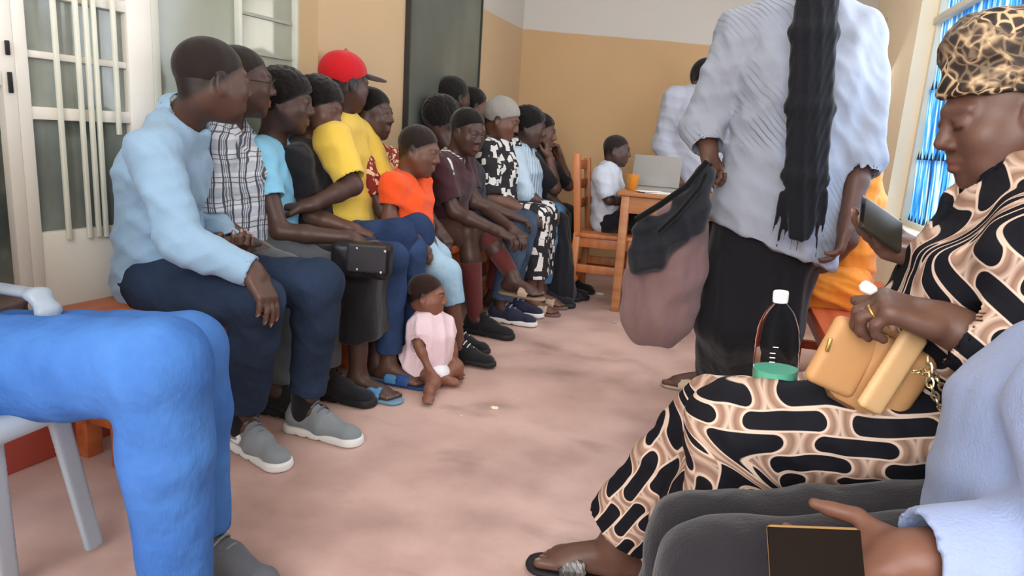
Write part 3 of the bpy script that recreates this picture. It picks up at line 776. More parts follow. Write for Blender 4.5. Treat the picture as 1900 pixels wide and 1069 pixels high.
# blue louvred windows in the right wall
def blue_mat():
    t = NT('blue_streaked_louvre'); n = t.noise(7, t.co(scale=(1, 5.5, .55), rot=(.12, 0, 0)), 3)
    c = t.ramp(n, [(.28, '1f7cc0'), (.42, '4fb0e6'), (.52, '8fd2f4'), (.60, 'effaff')])
    t.l(c, t.b.inputs['Base Color']); t.b.inputs['Roughness'].default_value = .3
    tr = t.n('ShaderNodeBsdfTranslucent'); t.l(c, tr.inputs[0]); mx = t.n('ShaderNodeMixShader'); mx.inputs[0].default_value = .75
    t.l(t.b.outputs[0], mx.inputs[1]); t.l(tr.outputs[0], mx.inputs[2]); t.l(mx.outputs[0], t.N['Material Output'].inputs[0])
    return t.m
M_blue = blue_mat(); M_lf = plain('dark_louvre_clip', '1f3440', .5)
def louvre_window(name, y0, y1, z0, z1, bars, rows):
    d = empty('window', (RX, (y0+y1)/2, z0)); d.name = name; tag(d, **ST)
    m = MB(); x = RX+.10
    for a, b in ((y0, y0+.035), (y1-.035, y1)): m.box((x, (a+b)/2, (z0+z1)/2), (.05, b-a, z1-z0))
    m.box((x, (y0+y1)/2, z0+.015), (.05, y1-y0, .03)); m.box((x, (y0+y1)/2, z1-.015), (.05, y1-y0, .03))
    for z in bars: m.box((x-.012, (y0+y1)/2, z), (.05, y1-y0, .035))
    for y in np.arange(y0+.75, y1-.2, .75): m.box((x+.03, y, (z0+z1)/2), (.03, .03, z1-z0))
    m.build('window_frame', plain('window_frame_cream', 'd8d6c6', .5), d)
    zz = [z0+.03]+rows+[z1-.03]
    for a, b in zip(zz, zz[1:]):
        mm = MB(); mm.hexa([A(x+.014, y0+.035, a-.012), A(x+.014, y1-.035, a-.012), A(x+.019, y1-.035, a-.012), A(x+.019, y0+.035, a-.012),
                            A(x-.004, y0+.035, b), A(x-.004, y1-.035, b), A(x+.001, y1-.035, b), A(x+.001, y0+.035, b)])
        mm.build('louvre_blade', M_blue, d)
    cl = MB(); rnd = random.Random(4)
    for z in zz[:-1]:
        y = y0+.06
        while y < y1-.05:
            cl.hexa([A(x-.012, y-.008, z-.006), A(x-.012, y+.008, z-.006), A(x-.004, y+.008, z-.006), A(x-.004, y-.008, z-.006),
                     A(x-.009, y-.001, z+.02+.025*rnd.random()), A(x-.009, y+.001, z+.03), A(x-.007, y+.001, z+.03), A(x-.007, y-.001, z+.03)]); y += .045+.03*rnd.random()
    cl.build('blade_clips', M_lf, d)
louvre_window('window_3', wy[0], wy[1], wz[0], wz[1], [1.70], [1.03, 1.37, 1.69, 1.98])
louvre_window('window_4', w2y[0], w2y[1], w2z[0], w2z[1], [], [1.1, 1.45])

# ------------------------------------------------------------------ furniture
def wood(name, c1, c2, ax=1, rough=.45):
    t = NT(name); sc = [14, 14, 14]; sc[ax] = 1.6
    n = t.noise(1.6, t.co(scale=tuple(sc)), 6); c = t.ramp(n, [(.3, c1), (.7, c2)])
    t.l(c, t.b.inputs['Base Color']); t.b.inputs['Roughness'].default_value = rough; t.bump(n, .06, .004); return t.m
W_or = wood('orange_bench_wood', '9c4e27', 'c46c3c'); W_ch = wood('chair_wood', '9a542a', 'bd7440', 2); W_tb = wood('table_wood', '9c6038', 'bd8150', 0)
# blackboard
d = empty('blackboard', W2(3.6, 0, .98), 'dark grey-green blackboard hanging on the cream wall behind the seated row', 'blackboard')
def bb(mb, y0, y1, z0, z1, o0, o1, bv=.002):
    P = [W2(y0, o0, z0), W2(y1, o0, z0), W2(y1, o1, z0), W2(y0, o1, z0)]; mb.hexa(P+[A(p[0], p[1], z1) for p in P]); return mb
def w2y_(u, v):
    r = _ray(u, v); t = ((CAM-L2a)@n2)/(-(r@n2)); return (CAM+r*t)[1]
bY0, bY1 = w2y_(750, 100), w2y_(885, 100)
bt = NT('chalk_slate'); n = bt.noise(1.8, bt.co(scale=(1, 1, .6)), 5); bt.l(bt.ramp(n, [(.3, '3e423c'), (.55, '575b52'), (.75, '6e7266')]), bt.b.inputs['Base Color']); bt.b.inputs['Roughness'].default_value = .45
bb(MB(), bY0+.012, bY1-.012, 1.0, 2.15, 0, .018).build('board_panel', bt.m, d)
m = MB(); bb(m, bY0, bY0+.014, .98, 2.17, 0, .028); bb(m, bY1-.014, bY1, .98, 2.17, 0, .028); bb(m, bY0, bY1, .965, .985, 0, .05); bb(m, bY0, bY1, 2.15, 2.17, 0, .028)
m.build('board_frame', plain('dark_board_frame', '2f2f2a', .5), d)
# left bench
def bench(name, label, c0, c1, width, mat, nleg, cat='bench', zt=.455):
    c0, c1 = np.array(c0, float), np.array(c1, float); d_ = nrm(c1-c0); s_ = np.cross(d_, A(0, 0, 1)); mid = (c0+c1)/2; L = np.linalg.norm(c1-c0)
    r = empty(name, (mid[0], mid[1], 0), label, cat); ax = (s_, d_, A(0, 0, 1))
    MB().box((mid[0], mid[1], zt-.02), (width, L, .04), ax, .008).build('seat_plank', mat, r)
    for q in (-1, 1):
        MB().box(A(mid[0], mid[1], zt-.085)+s_*q*(width/2-.05), (.025, L-.15, .09), ax, .004).build('apron', mat, r)
    for i in range(nleg):
        c = c0+d_*(.1+(L-.2)*i/(nleg-1))
        for q in (-1, 1):
            MB().box(A(c[0], c[1], (zt-.04)/2)+s_*q*(width/2-.06), (.05, .05, zt-.04), ax, .004).build('leg', mat, r)
        MB().box(A(c[0], c[1], .13), (width-.14, .03, .04), ax, .003).build('stretcher', mat, r)
    return r
bench('bench', 'long orange-brown wooden bench along the left wall under the seated row', (-1.655, 1.42, 0), (-1.44, 3.2, 0), .27, W_or, 4)
bench('bench', 'orange-brown wooden bench under the far end of the left row, near the back wall', (-1.36, 3.25, 0), (-1.24, 4.55, 0), .25, W_or, 3)
bench('bench', 'orange-brown wooden bench under the woman in the patterned dress', (.53, 1.02, 0), (.53, 1.85, 0), .34, W_or, 2)
bench('bench', 'orange-red wooden bench further back under the person in orange', (.58, 1.95, 0), (.58, 3.6, 0), .40, wood('red_bench_wood', 'a23f22', 'c45c34'), 2)
# wooden chair by the table
d = empty('wooden_chair', (-.66, 4.44, 0), 'tall-backed orange-brown wooden chair the boy in white sits on', 'chair')
cx0, cx1, cy0, cy1 = -.81, -.45, 4.27, 4.63
for y in (cy0, cy1):
    MB().beam((cx0-.02, y, 0), (cx0, y, .45), .045, .05, (0, 1, 0)).beam((cx0, y, .44), (cx0-.045, y, .93-(.03 if y == cy1 else 0)), .04, .045, (0, 1, 0)).build('back_leg', W_ch, d)
    MB().box((cx1-.02, y, .215), (.045, .045, .43)).build('front_leg', W_ch, d)
    MB().box(((cx0+cx1)/2, y, .23), (.34, .025, .05)).build('side_rail', W_ch, d)
    MB().box(((cx0+cx1)/2, y, .395), (.36, .025, .06)).build('seat_rail', W_ch, d)
MB().box(((cx0+cx1)/2+.01, 4.45, .44), (.40, .42, .028), bevel=.008).build('seat', W_ch, d)
for z in (.62, .74, .86): MB().box((cx0-.012-(z-.45)*.09, 4.45, z), (.02, .36, .06)).build('back_slat', W_ch, d)
for x in (cx0, cx1-.02): MB().box((x, 4.45, .16), (.03, .36, .04)).build('stretcher', W_ch, d)
# table
d = empty('table', (-.1, 4.5, 0), 'light brown wooden table at the back with a cup and a laptop on it', 'table')
tx0, tx1, ty0, ty1 = -.575, .42, 4.16, 4.70
MB().box(((tx0+tx1)/2, (ty0+ty1)/2, .72), (tx1-tx0, ty1-ty0, .026), bevel=.006).build('tabletop', W_tb, d)
for y in (ty0+.04, ty1-.04): MB().box(((tx0+tx1)/2, y, .655), (tx1-tx0-.08, .022, .10)).build('apron', W_tb, d)
for x in (tx0+.05, tx1-.05): MB().box((x, (ty0+ty1)/2, .655), (.022, ty1-ty0-.1, .10)).build('apron', W_tb, d)
for x in (tx0+.05, tx1-.05):
    for y in (ty0+.04, ty1-.04): MB().box((x, y, .353), (.05, .05, .706)).build('leg', W_tb, d)
c = onY(1173, 345, 4.35); c[2] = .733
o = MB().lathe(c, [(.026, 0), (.030, .003), (.038, .09), (.0385, .094), (.034, .094), (.028, .01), (.001, .008)]).build('cup', plain('orange_plastic', 'c9812e', .35), smooth=True)
tag(o, 'small orange plastic cup standing on the table edge by the boy', 'cup')
c = onY(1212, 345, 4.45); c[2] = .733
d = empty('laptop', c, 'open grey laptop standing on the table behind white papers', 'laptop')
MB().box(c+A(0, -.0, .009), (.30, .20, .018), bevel=.004).build('keyboard_base', plain('laptop_grey', '8f8a84', .4), d)
MB().box(c+A(0, .13, .115), (.30, .010, .20), (A(1, 0, 0), nrm(A(0, 1, -.3)), nrm(A(0, .3, 1))), .003).build('screen_lid', MATS['laptop_grey'], d)
d = empty('papers', onY(1222, 350, 4.22)*A(1, 1, 0)+A(0, 0, .733)); tag(d, 'loose white papers lying on the table in front of the laptop', 'paper')
for i, (x, y, r) in enumerate(((0, 0, .2), (.05, .03, -.3), (-.05, .02, .5))):
    MB().box(A(*d.location)+A(x, y, .002+.003*i), (.16, .10, .002), (A(math.cos(r), math.sin(r), 0), A(-math.sin(r), math.cos(r), 0), A(0, 0, 1)), 0).build('sheet', plain('paper_white', 'e4e2dc', .8), d)
# grey plastic armchair, near left
M_pl = plain('grey_plastic', '9aa6b3', .35, vary=.03)
def plastic_chair(loc, rz, label, mat, arms, feet=None):
    d = empty('plastic_chair', loc, label, 'chair'); S = Field()
    S.box((.0, 0, .425), (.23, .225, .016), None, .015, .01); S.cone((.222, -.19, .418), (.222, .19, .418), .018, .018, .02); S.box((0, 0, .415), (.21, .205, .014), None, .012, .01)
    S.ell((0, 0, .47), (.18, .17, .035), None, .01, 's')
    def put(o):
        o.rotation_euler = (0, 0, rz); return o
    loc = np.array(loc, float)
    R = np.array([[math.cos(rz), -math.sin(rz), 0], [math.sin(rz), math.cos(rz), 0], [0, 0, 1]])
    def emit(F, name, res=.008):
        V, Fc, at = F.mesh(res); V = V@R.T+loc; mesh_obj(name, V, Fc, mat, d, attrs=at)
    emit(S, 'seat')
    k_ = 0
    for x, y in ((.19, -.19), (.19, .19), (-.19, -.19), (-.19, .19)):
        L = Field(); sx, sy = np.sign(x), np.sign(y)
        L.box(A(x+sx*.0, y, 0), (.001, .001, .001), None, 0, .001)
        L = Field()
        if feet is not None: tp, ft = [A(*q)-loc for q in feet[k_]]
        else: tp, ft = A(x, y, .42), A(x+sx*.045, y+sy*.03, .012)
        k_ += 1; ft[2] = .012 if loc[2] == 0 else -.022; tp[2] = .42
        L.box((tp+ft)/2+A(-sx*.012, 0, 0), (.026, .0085, np.linalg.norm(tp-ft)/2), (nrm(np.cross(A(0, 1, 0), tp-ft)), nrm(np.cross(tp-ft, np.cross(A(0, 1, 0), tp-ft))), nrm(tp-ft)), .004, .006)
        L.box((tp+ft)/2+A(sx*.012, -sy*.016, 0), (.0085, .020, np.linalg.norm(tp-ft)/2), (nrm(np.cross(A(0, 1, 0), tp-ft)), nrm(np.cross(tp-ft, np.cross(A(0, 1, 0), tp-ft))), nrm(tp-ft)), .004, .006)
        emit(L, 'leg', .0045)
    B_ = Field()
    for y in np.linspace(-.15, .15, 6): B_.cone((-.205, y, .44), (-.28, y, .78), .011, .011, .01, wd=(0, 1, 0), wr=1.9)
    pts = [A(-.21, -.21, .44), A(-.26, -.22, .66), A(-.285, -.17, .80), A(-.295, 0, .83), A(-.285, .17, .80), A(-.26, .22, .66), A(-.21, .21, .44)]
    for a, b in zip(pts, pts[1:]): B_.cone(a, b, .018, .018, .02)
    emit(B_, 'backrest')
    for q, p2 in arms:
        K = Field()
        for a, b in zip(p2, p2[1:]): K.cone(a, b, .012, .012, .02, wd=(0, 1, 0), wr=1.9)
        emit(K, 'armrest')
    return d
plastic_chair((-1.38, .87, .03), .0, 'light grey plastic chair under the person in blue jeans, near left', M_pl,
    ((1, [A(-.25, .235, .56), A(-.16, .25, .59), A(.01, .25, .59), A(.04, .245, .56), A(.06, .215, .44)]), (-1, [A(-.25, -.235, .60), A(-.16, -.26, .635), A(-.01, -.265, .635), A(.02, -.255, .60), A(.05, -.215, .44)])),
    [((-1.20, .84, .42), (-1.34, .95, 0)), ((-1.20, 1.00, .42), (-1.31, 1.165, 0)), ((-1.57, .66, .42), (-1.63, .62, 0)), ((-1.57, 1.00, .42), (-1.64, 1.06, 0))])
plastic_chair((.40, .82, 0), math.pi, 'pale blue plastic chair under the man with the gold phone', plain('pale_blue_plastic', 'a9c6da', .35),
    ((1, [A(-.24, .225, .55), A(-.05, .25, .565), A(.09, .25, .56), A(.13, .24, .50), A(.17, .205, .43)]),))
# litter
for i, (u, v, r, c) in enumerate(((917, 759, .013, 'e8d9c0'), (855, 772, .006, 'd9b8a8'), (1113, 547, .02, 'c9c4c0'), (1140, 600, .012, 'b39a90'))):
    p = onZ(u, v); F = Field(); F.ell(p+A(0, 0, r*.35), (r*1.3, r*.8, r*.5), None, .01); F.ell(p+A(r*.7, r*.3, r*.3), (r*.6, r*.6, r*.35), None, .005); F.fold((1, .3, .2), r*1.1, r*.2)
    o = F.build(['paper_scrap', 'paper_scrap', 'wrapper', 'paper_scrap'][i], plain('litter_'+c, c, .8), None, max(.0025, r*.14))
    tag(o, ['crumpled cream scrap lying in the middle of the red floor', 'tiny pale crumb on the red floor left of the cream scrap', 'crumpled white wrapper on the floor under the wooden chair', 'small pinkish scrap on the floor near the hanging mauve bag'][i], 'litter')

# ------------------------------------------------------------------ cloth patterns
def plaid():
    t = NT('plaid_cloth'); s = t.n('ShaderNodeSeparateXYZ'); t.l(t.co(scale=(1, 1, 1)), s.inputs[0])
    wob = t.math('MULTIPLY', t.noise(6), .05)
    def st(ax, p, lo):
        v = t.math('ADD', s.outputs[ax], wob) if ax != 2 else t.math('ADD', s.outputs[2], wob)
        if ax == 0: v = t.math('ADD', v, t.math('MULTIPLY', s.outputs[1], .6))
        return t.math('PINGPONG', v, p), lo
    def line(v, a, b):   # 1 between a and b
        return t.math('MULTIPLY', t.math('GREATER_THAN', v, a), t.math('LESS_THAN', v, b))
    c = lin('c9ccd2')
    h, _ = st(0, .026, 0); z, _ = st(2, .040, 0)
    c = t.mix(t.math('MULTIPLY', t.math('LESS_THAN', z, .016), .5), c, lin('7c8594'))
    c = t.mix(t.math('MULTIPLY', line(h, .012, .018), .9), c, lin('262b3c'))
    c = t.mix(t.math('MULTIPLY', line(h, .021, .0235), .9), c, lin('30364a'))
    c = t.mix(t.math('MULTIPLY', line(z, .030, .0335), .8), c, lin('3a4152'))
    t.l(c, t.b.inputs['Base Color']); t.b.inputs['Roughness'].default_value = .9; t.bump(t.noise(14), .3, .02); return t.m
def blocks(name, bg, fg, scale, thr=.45, warp=.15, third=None):
    t = NT(name); co = t.co(); n = t.n('ShaderNodeTexNoise'); n.inputs['Scale'].default_value = 7; t.l(co, n.inputs['Vector'])
    vm = t.n('ShaderNodeVectorMath', operation='MULTIPLY_ADD'); t.l(n.outputs['Color'], vm.inputs[0]); vm.inputs[1].default_value = (warp*.5,)*3; t.l(co, vm.inputs[2])
    v = t.n('ShaderNodeTexVoronoi', distance='CHEBYCHEV', feature='F1'); v.inputs['Scale'].default_value = scale; v.inputs['Randomness'].default_value = .75; t.l(vm.outputs[0], v.inputs['Vector'])
    f = t.math('LESS_THAN', v.outputs['Distance'], thr)
    s = t.n('ShaderNodeSeparateColor'); t.l(v.outputs['Color'], s.inputs[0])
    f = t.math('MULTIPLY', f, t.math('GREATER_THAN', s.outputs[0], .22))
    c = t.mix(f, lin(bg), lin(fg))
    if third: c = t.mix(t.math('MULTIPLY', f, t.math('GREATER_THAN', s.outputs[1], .7)), c, lin(third))
    t.l(c, t.b.inputs['Base Color']); t.b.inputs['Roughness'].default_value = .85; t.bump(t.noise(14), .3, .02); return t.m
def stripes(name, bg, fg, period, width, axis=(1, .5, 0), wob=.02, fade=(.42, .62)):
    t = NT(name); co = t.co(); d = t.n('ShaderNodeVectorMath', operation='DOT_PRODUCT'); t.l(co, d.inputs[0]); d.inputs[1].default_value = axis
    v = t.math('ADD', d.outputs['Value'], t.math('MULTIPLY', t.noise(5), wob)); p = t.math('PINGPONG', v, period/2)
    f = t.math('LESS_THAN', p, width/2)
    if fade:
        a = t.n('ShaderNodeMapRange'); t.l(t.noise(3.2), a.inputs[0]); a.inputs[1].default_value = fade[0]; a.inputs[2].default_value = fade[1]; a.inputs[4].default_value = .9
        f = t.math('MULTIPLY', f, a.outputs[0])
    c = t.mix(f, lin(bg), lin(fg)); c = paintmix(t, c)
    t.l(c, t.b.inputs['Base Color']); t.b.inputs['Roughness'].default_value = .85; t.bump(t.noise(9, detail=3), .35, .03); return t.m
def dress18(name='print_black_tan'):
    """staggered rounded black bars outlined in cream on brown-pink, running along the limbs"""
    t = NT(name); at = t.attr('flow'); n = t.n('ShaderNodeTexNoise'); n.inputs['Scale'].default_value = 7.5; n.inputs['Detail'].default_value = 0.; t.l(at.outputs['Vector'], n.inputs['Vector'])
    vm = t.n('ShaderNodeVectorMath', operation='MULTIPLY_ADD'); t.l(n.outputs['Color'], vm.inputs[0]); vm.inputs[1].default_value = (.075, .022, .022); t.l(at.outputs['Vector'], vm.inputs[2])
    s = t.n('ShaderNodeSeparateXYZ'); t.l(vm.outputs[0], s.inputs[0])
    u = s.outputs[0]; v = s.outputs[1]
    row_ = t.math('FLOOR', t.math('DIVIDE', v, .034))
    ju = t.math('MULTIPLY', t.math('FRACT', t.math('MULTIPLY', row_, .37)), .155)
    fu = t.math('ABSOLUTE', t.math('SUBTRACT', t.math('FRACT', t.math('DIVIDE', t.math('ADD', u, ju), .155)), .5))
    fv = t.math('ABSOLUTE', t.math('SUBTRACT', t.math('FRACT', t.math('DIVIDE', v, .034)), .5))
    # capsule distance in metres
    du = t.math('MAXIMUM', t.math('SUBTRACT', t.math('MULTIPLY', fu, .155), .043), 0.); dv = t.math('MULTIPLY', fv, .034)
    dist = t.math('SQRT', t.math('ADD', t.math('MULTIPLY', du, du), t.math('MULTIPLY', dv, dv)))
    r = t.n('ShaderNodeValToRGB'); r.color_ramp.interpolation = 'LINEAR'; e = r.color_ramp.elements
    st = [(0, '15151b'), (.0135, '17171d'), (.0145, 'd6bfae'), (.0170, 'd0b6a3'), (.0190, 'a48370'), (.026, '8a6c5b'), (.034, 'cbb09d'), (.040, '2a2020')]
    while len(e) < len(st): e.new(.5)
    for x, (p, c) in zip(e, st): x.position = p/.05; x.color = lin(c)
    t.l(t.math('DIVIDE', dist, .05), r.inputs[0])
    t.l(r.outputs[0], t.b.inputs['Base Color']); t.b.inputs['Roughness'].default_value = .75; t.b.inputs['Specular IOR Level'].default_value = .12
    t.bump(t.noise(12, at.outputs['Vector']), .25, .02); return t.m
def turban_mat():
    t = NT('turban_print'); co = t.co(); n = t.n('ShaderNodeTexNoise'); n.inputs['Scale'].default_value = 9; n.inputs['Detail'].default_value = 2; t.l(co, n.inputs['Vector'])
    vm = t.n('ShaderNodeVectorMath', operation='MULTIPLY_ADD'); t.l(n.outputs['Color'], vm.inputs[0]); vm.inputs[1].default_value = (.10,)*3; t.l(co, vm.inputs[2])
    v = t.n('ShaderNodeTexVoronoi', feature='DISTANCE_TO_EDGE'); v.inputs['Scale'].default_value = 46; t.l(vm.outputs[0], v.inputs['Vector'])
    big = t.noise(9, vm.outputs[0], 1); w2 = t.math('GREATER_THAN', big, .50)
    c = t.ramp(v.outputs[0], [(0, 'c9b08c'), (.07, 'b39672'), (.11, '3f2e25'), (.25, '1a1412')])
    c = t.mix(t.math('MULTIPLY', w2, .75), c, t.ramp(t.noise(26, vm.outputs[0], 1), [(.44, '2a201b'), (.50, '4d3a2d'), (.56, 'c2a681'), (.60, '3a2b23')]))
    t.l(c, t.b.inputs['Base Color']); t.b.inputs['Roughness'].default_value = .7; t.bump(t.noise(30), .25, .01); return t.m
BLK = cloth('black_cloth', '16161a'); NAVY = denim('dark_navy_denim', '1c2636', '2c3a52'); NAVY2 = denim('navy_denim', '22304e', '34486c')
M_plaid = plaid(); M_bw = blocks('black_white_block_print', '141318', 'cfcbc6', 21, .40, .12)
M_rp = blocks('red_leaf_print', '7a1f18', 'd9b890', 42, .38, .35); M_str = stripes('blue_white_stripe', 'a9bccb', '4e6479', .022, .009)
SLK = cloth('lt_blue_shirt', '87a4bd', .75, 260, .25); HB = cloth('hair_black', '14100f', .95, 90, .8)
HS = cloth('hair_shaved', '1f1613', .8, 120, .3); HG = cloth('hair_grey', '8f8b85', .95, 110, .8)

def seated(label, Y0, spec, face=(1, .1, -.1), fwd=(1, 0, 0), **k):
    J = row(Y0, spec, k.get('sc', 1.)); Hh = k.pop('hands', {})
    H = {'N': dict(side=1, curl=.5), 'F': dict(side=-1, curl=.5)}
    for q in Hh: H[q].update(Hh[q])
    return person(label, J, face, nrm(fwd), hands=H, **k)

# 1 man in the pale blue shirt
r1, h1 = seated('man in a light blue long-sleeved shirt and grey trainers, nearest on the left bench', 1.76,
    dict(head=(396, 150), neck=(338, 225), chest=(305, 320), pelvis=(285, 505), shN=(285, 285), elN=(338, 452), wrN=(470, 505, -.14), shF=(345, 250), elF=(395, 430), wrF=(432, 455, .04),
         hipN=(300, 535), knN=(478, 562, -.10), anN=(458, 790, -.10), hipF=(310, 520, .1), knF=(592, 525, .10), anF=(572, 760, .10), gN=(455, 833), gF=(568, 802)),
    face=(.52, .85, -.06), sk='b', res=.006, headsc=1.0, top=dict(mat=SLK, sleeve=1.98, neck='collar', loose=.016, sr=.020, folds=[((.5, .2, 1), .095, .008), ((1, -.4, -.5), .13, .007), ((.2, .9, .6), .06, .004), ((-.6, .1, 1), .05, .0035)]),
    bottom=dict(mat=NAVY, loose=.018, hem=1.85, r1=.058), hair=dict(mat=HS, t=.005, cut=.0),
    hands={'N': dict(d=(.62, -.15, -.75), n=(-.6, 0, -.5), curl=.28), 'F': dict(curl=.6, n=(.2, 0, 1), side=1)},
    shoes=None, feet={'N': (1, -.34, 0), 'F': (1, -.05, 0), 'shod': 1})
for s_, q_ in (('N', 1), ('F', 1)):
    fd = {'N': A(1, -.34, 0), 'F': A(1, -.04, 0)}[s_]; g = {'N': onZ(455, 833), 'F': onZ(568, 802)}[s_]
    sneaker(r1, A(g[0], g[1], .085), fd, 1.0, '7f868b', 'dcdddc', lace='6d757c', res=.004, name='trainer', label='grey trainer with a white sole', mark=1 if s_ == 'N' else None)
    F = Field(); F.cone(A(g[0], g[1], .07)-nrm(fd)*.008, A(g[0], g[1], .21)+nrm(fd)*.006, .043, .052, .01); F.build('sock', BLK, r1, .006, 'black sock')
tag(MB().box(onY(440, 452, 1.80)+A(0, 0, .012), (.13, .07, .009), (nrm(A(1, .1, -.25)), nrm(A(-.1, 1, 0)), nrm(A(.25, 0, 1))), .003).build('phone', plain('dark_phone', '2a2c33', .3)), 'dark phone lying in the hand of the man in the light blue shirt', 'phone')

# 2 man in the plaid shirt
r2, h2 = seated('shaven-headed man in a white and navy plaid shirt and grey trousers on the left bench', 2.12,
    dict(head=(449, 152), neck=(415, 232), chest=(425, 320), pelvis=(438, 465), shN=(395, 275), elN=(385, 410, -.17), wrN=(505, 480, -.1), shF=(445, 265), elF=(470, 395), wrF=(545, 485, .1),
         hipN=(450, 490), knN=(535, 515), anN=(515, 750), knF=(600, 505), anF=(603, 722)),
    face=(.80, .60, -.05), sk='d', headsc=1.0, top=dict(mat=M_plaid, sleeve=.85, neck='collar', sr=.022, loose=.014), bottom=dict(mat=cloth('grey_trousers', '4c5054'), loose=.02, hem=1.9),
    hair=dict(mat=HS, t=.003, cut=.01), shoes=dict(kind='sneaker', kw=dict(up='1d1d20', sole='1f2022', lace='222222', name='shoe')), hands={'N': dict(curl=.35), 'F': dict(curl=.4)})
m = MB(); c = r2.location; p = onY(528, 470, 2.22)
m.tube([p+.034*(math.cos(a)*A(-.3, 0, .95)+math.sin(a)*A(0, 1, 0)) for a in np.linspace(0, 6.28, 15)[:-1]], .004, 6, closed=True).build('bracelet', plain('gold_metal', 'c9a45c', .3, .8), r2, smooth=True)['label'] = 'gold bracelet'
m = MB()
for q in (-1, 1):
    m.tube([h2(q*.033+.021*math.cos(a), .108-.01*abs(math.cos(a)), .004+.016*math.sin(a)) for a in np.linspace(0, 6.28, 13)[:-1]], .0015, 5, closed=True)
    m.tube([h2(q*.054, .098, .006), h2(q*.076, .0, .008)], .0015, 5)
m.build('glasses', plain('dark_wire', '2c2622', .4), r2, smooth=True)

# 3 woman in cyan T-shirt
r3, h3 = seated('woman in a cyan V-neck T-shirt and black skirt, hand resting on a studded black bag', 2.38,
    dict(head=(530, 190), neck=(502, 268), chest=(500, 325), pelvis=(510, 460), shN=(478, 292), elN=(520, 430, -.2), wrN=(655, 442, -.1), shF=(525, 285), elF=(550, 400, .2), wrF=(610, 440, .12),
         hipN=(520, 490), knN=(665, 492), anN=(665, 655), knF=(700, 485), anF=(700, 640)),
    face=(.93, .35, -.1), sk='d', sc=.95, g=.9, headsc=.98, top=dict(mat=cloth('cyan_tshirt', '7fbcd9'), sleeve=.55, neck='v', sr=.018, loose=.010), bottom=dict(kind='skirt', mat=BLK, loose=.02, hem=1.65, r1=.075),
    hair=dict(mat=HB, t=.020, cut=-.01, amp=.005), shoes=dict(kind='sandal', kw=dict(sole='6f93ad', strap='4f86b5')), hands={'N': dict(d=(.9, 0, -.45), curl=.35), 'F': dict(curl=.4)})

# 4 person in black behind
r4, h4 = seated('person in a black top, head bowed, squeezed between the cyan T-shirt and the red cap', 2.56,
    dict(head=(592, 200), neck=(568, 270), chest=(570, 330), pelvis=(585, 450), shN=(548, 300), elN=(575, 400, -.1), wrN=(655, 425, -.05), hipN=(600, 470), knN=(725, 480), anN=(722, 635)),
    face=(.98, .05, -.3), sk='a', sc=.92, headsc=.95, res=.008, top=dict(mat=BLK, sleeve=.6), bottom=dict(mat=NAVY2, loose=.015), hair=dict(mat=HB, t=.018, cut=-.005, amp=.005),
    shoes=dict(kind='sandal', kw=dict(sole='28406b', strap='2c4a86')), hands={})
b_ = onY(549, 305, 2.55); MB().lathe(b_, [(.001, -.002), (.011, -.001), (.011, .003), (.001, .004)], 16, (A(0, 0, 1), A(1, 0, 0), A(0, -1, 0))).build('button', plain('tan_button', 'b08f68', .5), r4, smooth=True)['label'] = 'tan round button'

# 5 red cap
r5, h5 = seated('man in a red baseball cap and yellow T-shirt, leaning forward with his face turned away', 2.72,
    dict(head=(640, 155), neck=(628, 222), chest=(625, 290), pelvis=(645, 435), shN=(618, 262), elN=(655, 345, -.2), wrN=(572, 382, -.35), shF=(672, 255), elF=(715, 350, .15), wrF=(760, 430, .1),
         hipN=(660, 455), knN=(738, 440), anN=(718, 620), knF=(772, 430), anF=(752, 610)),
    face=(.50, .86, -.02), sk='d', headsc=1.0, top=dict(mat=cloth('yellow_tshirt', 'dbb84c'), sleeve=.85, sr=.026, loose=.022, folds=[((.3, .2, 1), .09, .008), ((1, -.4, .5), .1, .006)]), bottom=dict(mat=NAVY2, loose=.022, hem=1.85),
    hair=dict(mat=HS, t=.003, cut=-.02), shoes=dict(kind='sneaker', kw=dict(up='1b1b1f', sole='e9e7e2', lace='c9c9c9')), hands={'N': dict(d=(-1, -.2, -.1), side=1, curl=.6), 'F': dict(curl=.5)})
F = Field(); F.ell(h5(0, -.012, .045), (.084, .106, .088), h5.R, .01); F._pl(h5(0, .03, .024), -h5.R[2]+.42*h5.R[1], .004)
F.fold((1, 0, 0), .06, .001); F.cone(h5(0, 0, .132), h5(0, 0, .136), .008, .006, .004); cap = F.build('cap', cloth('red_cap', 'b5141c'), r5, .005, 'red baseball cap')
F = Field(); F.ell(h5(0, .125, .040), (.066, .075, .007), (h5.R[0], nrm(h5.R[1]-h5.R[2]*.18), nrm(h5.R[2]+h5.R[1]*.18)), .01); F.build('visor', cloth('grey_visor', '8f8a90'), cap, .004, 'grey visor')

# 6 patterned red dress
r6, h6 = seated('woman in a red and cream patterned dress sitting beyond the yellow T-shirt', 2.93,
    dict(head=(690, 212), neck=(678, 275), chest=(692, 335), pelvis=(715, 430), shN=(662, 300), elN=(712, 392, -.15), wrN=(768, 440, -.1), hipN=(722, 445), knN=(762, 462, .02), anN=(755, 600, .02)),
    face=(1, .02, -.02), sk='d', sc=.96, g=.9, res=.008, top=dict(mat=M_rp, sleeve=.7, name='dress_top'), bottom=dict(kind='skirt', mat=M_rp, hem=1.4), hair=dict(mat=HB, t=.009, kind='bun', cut=.0), hands={'N': dict(curl=.5)})

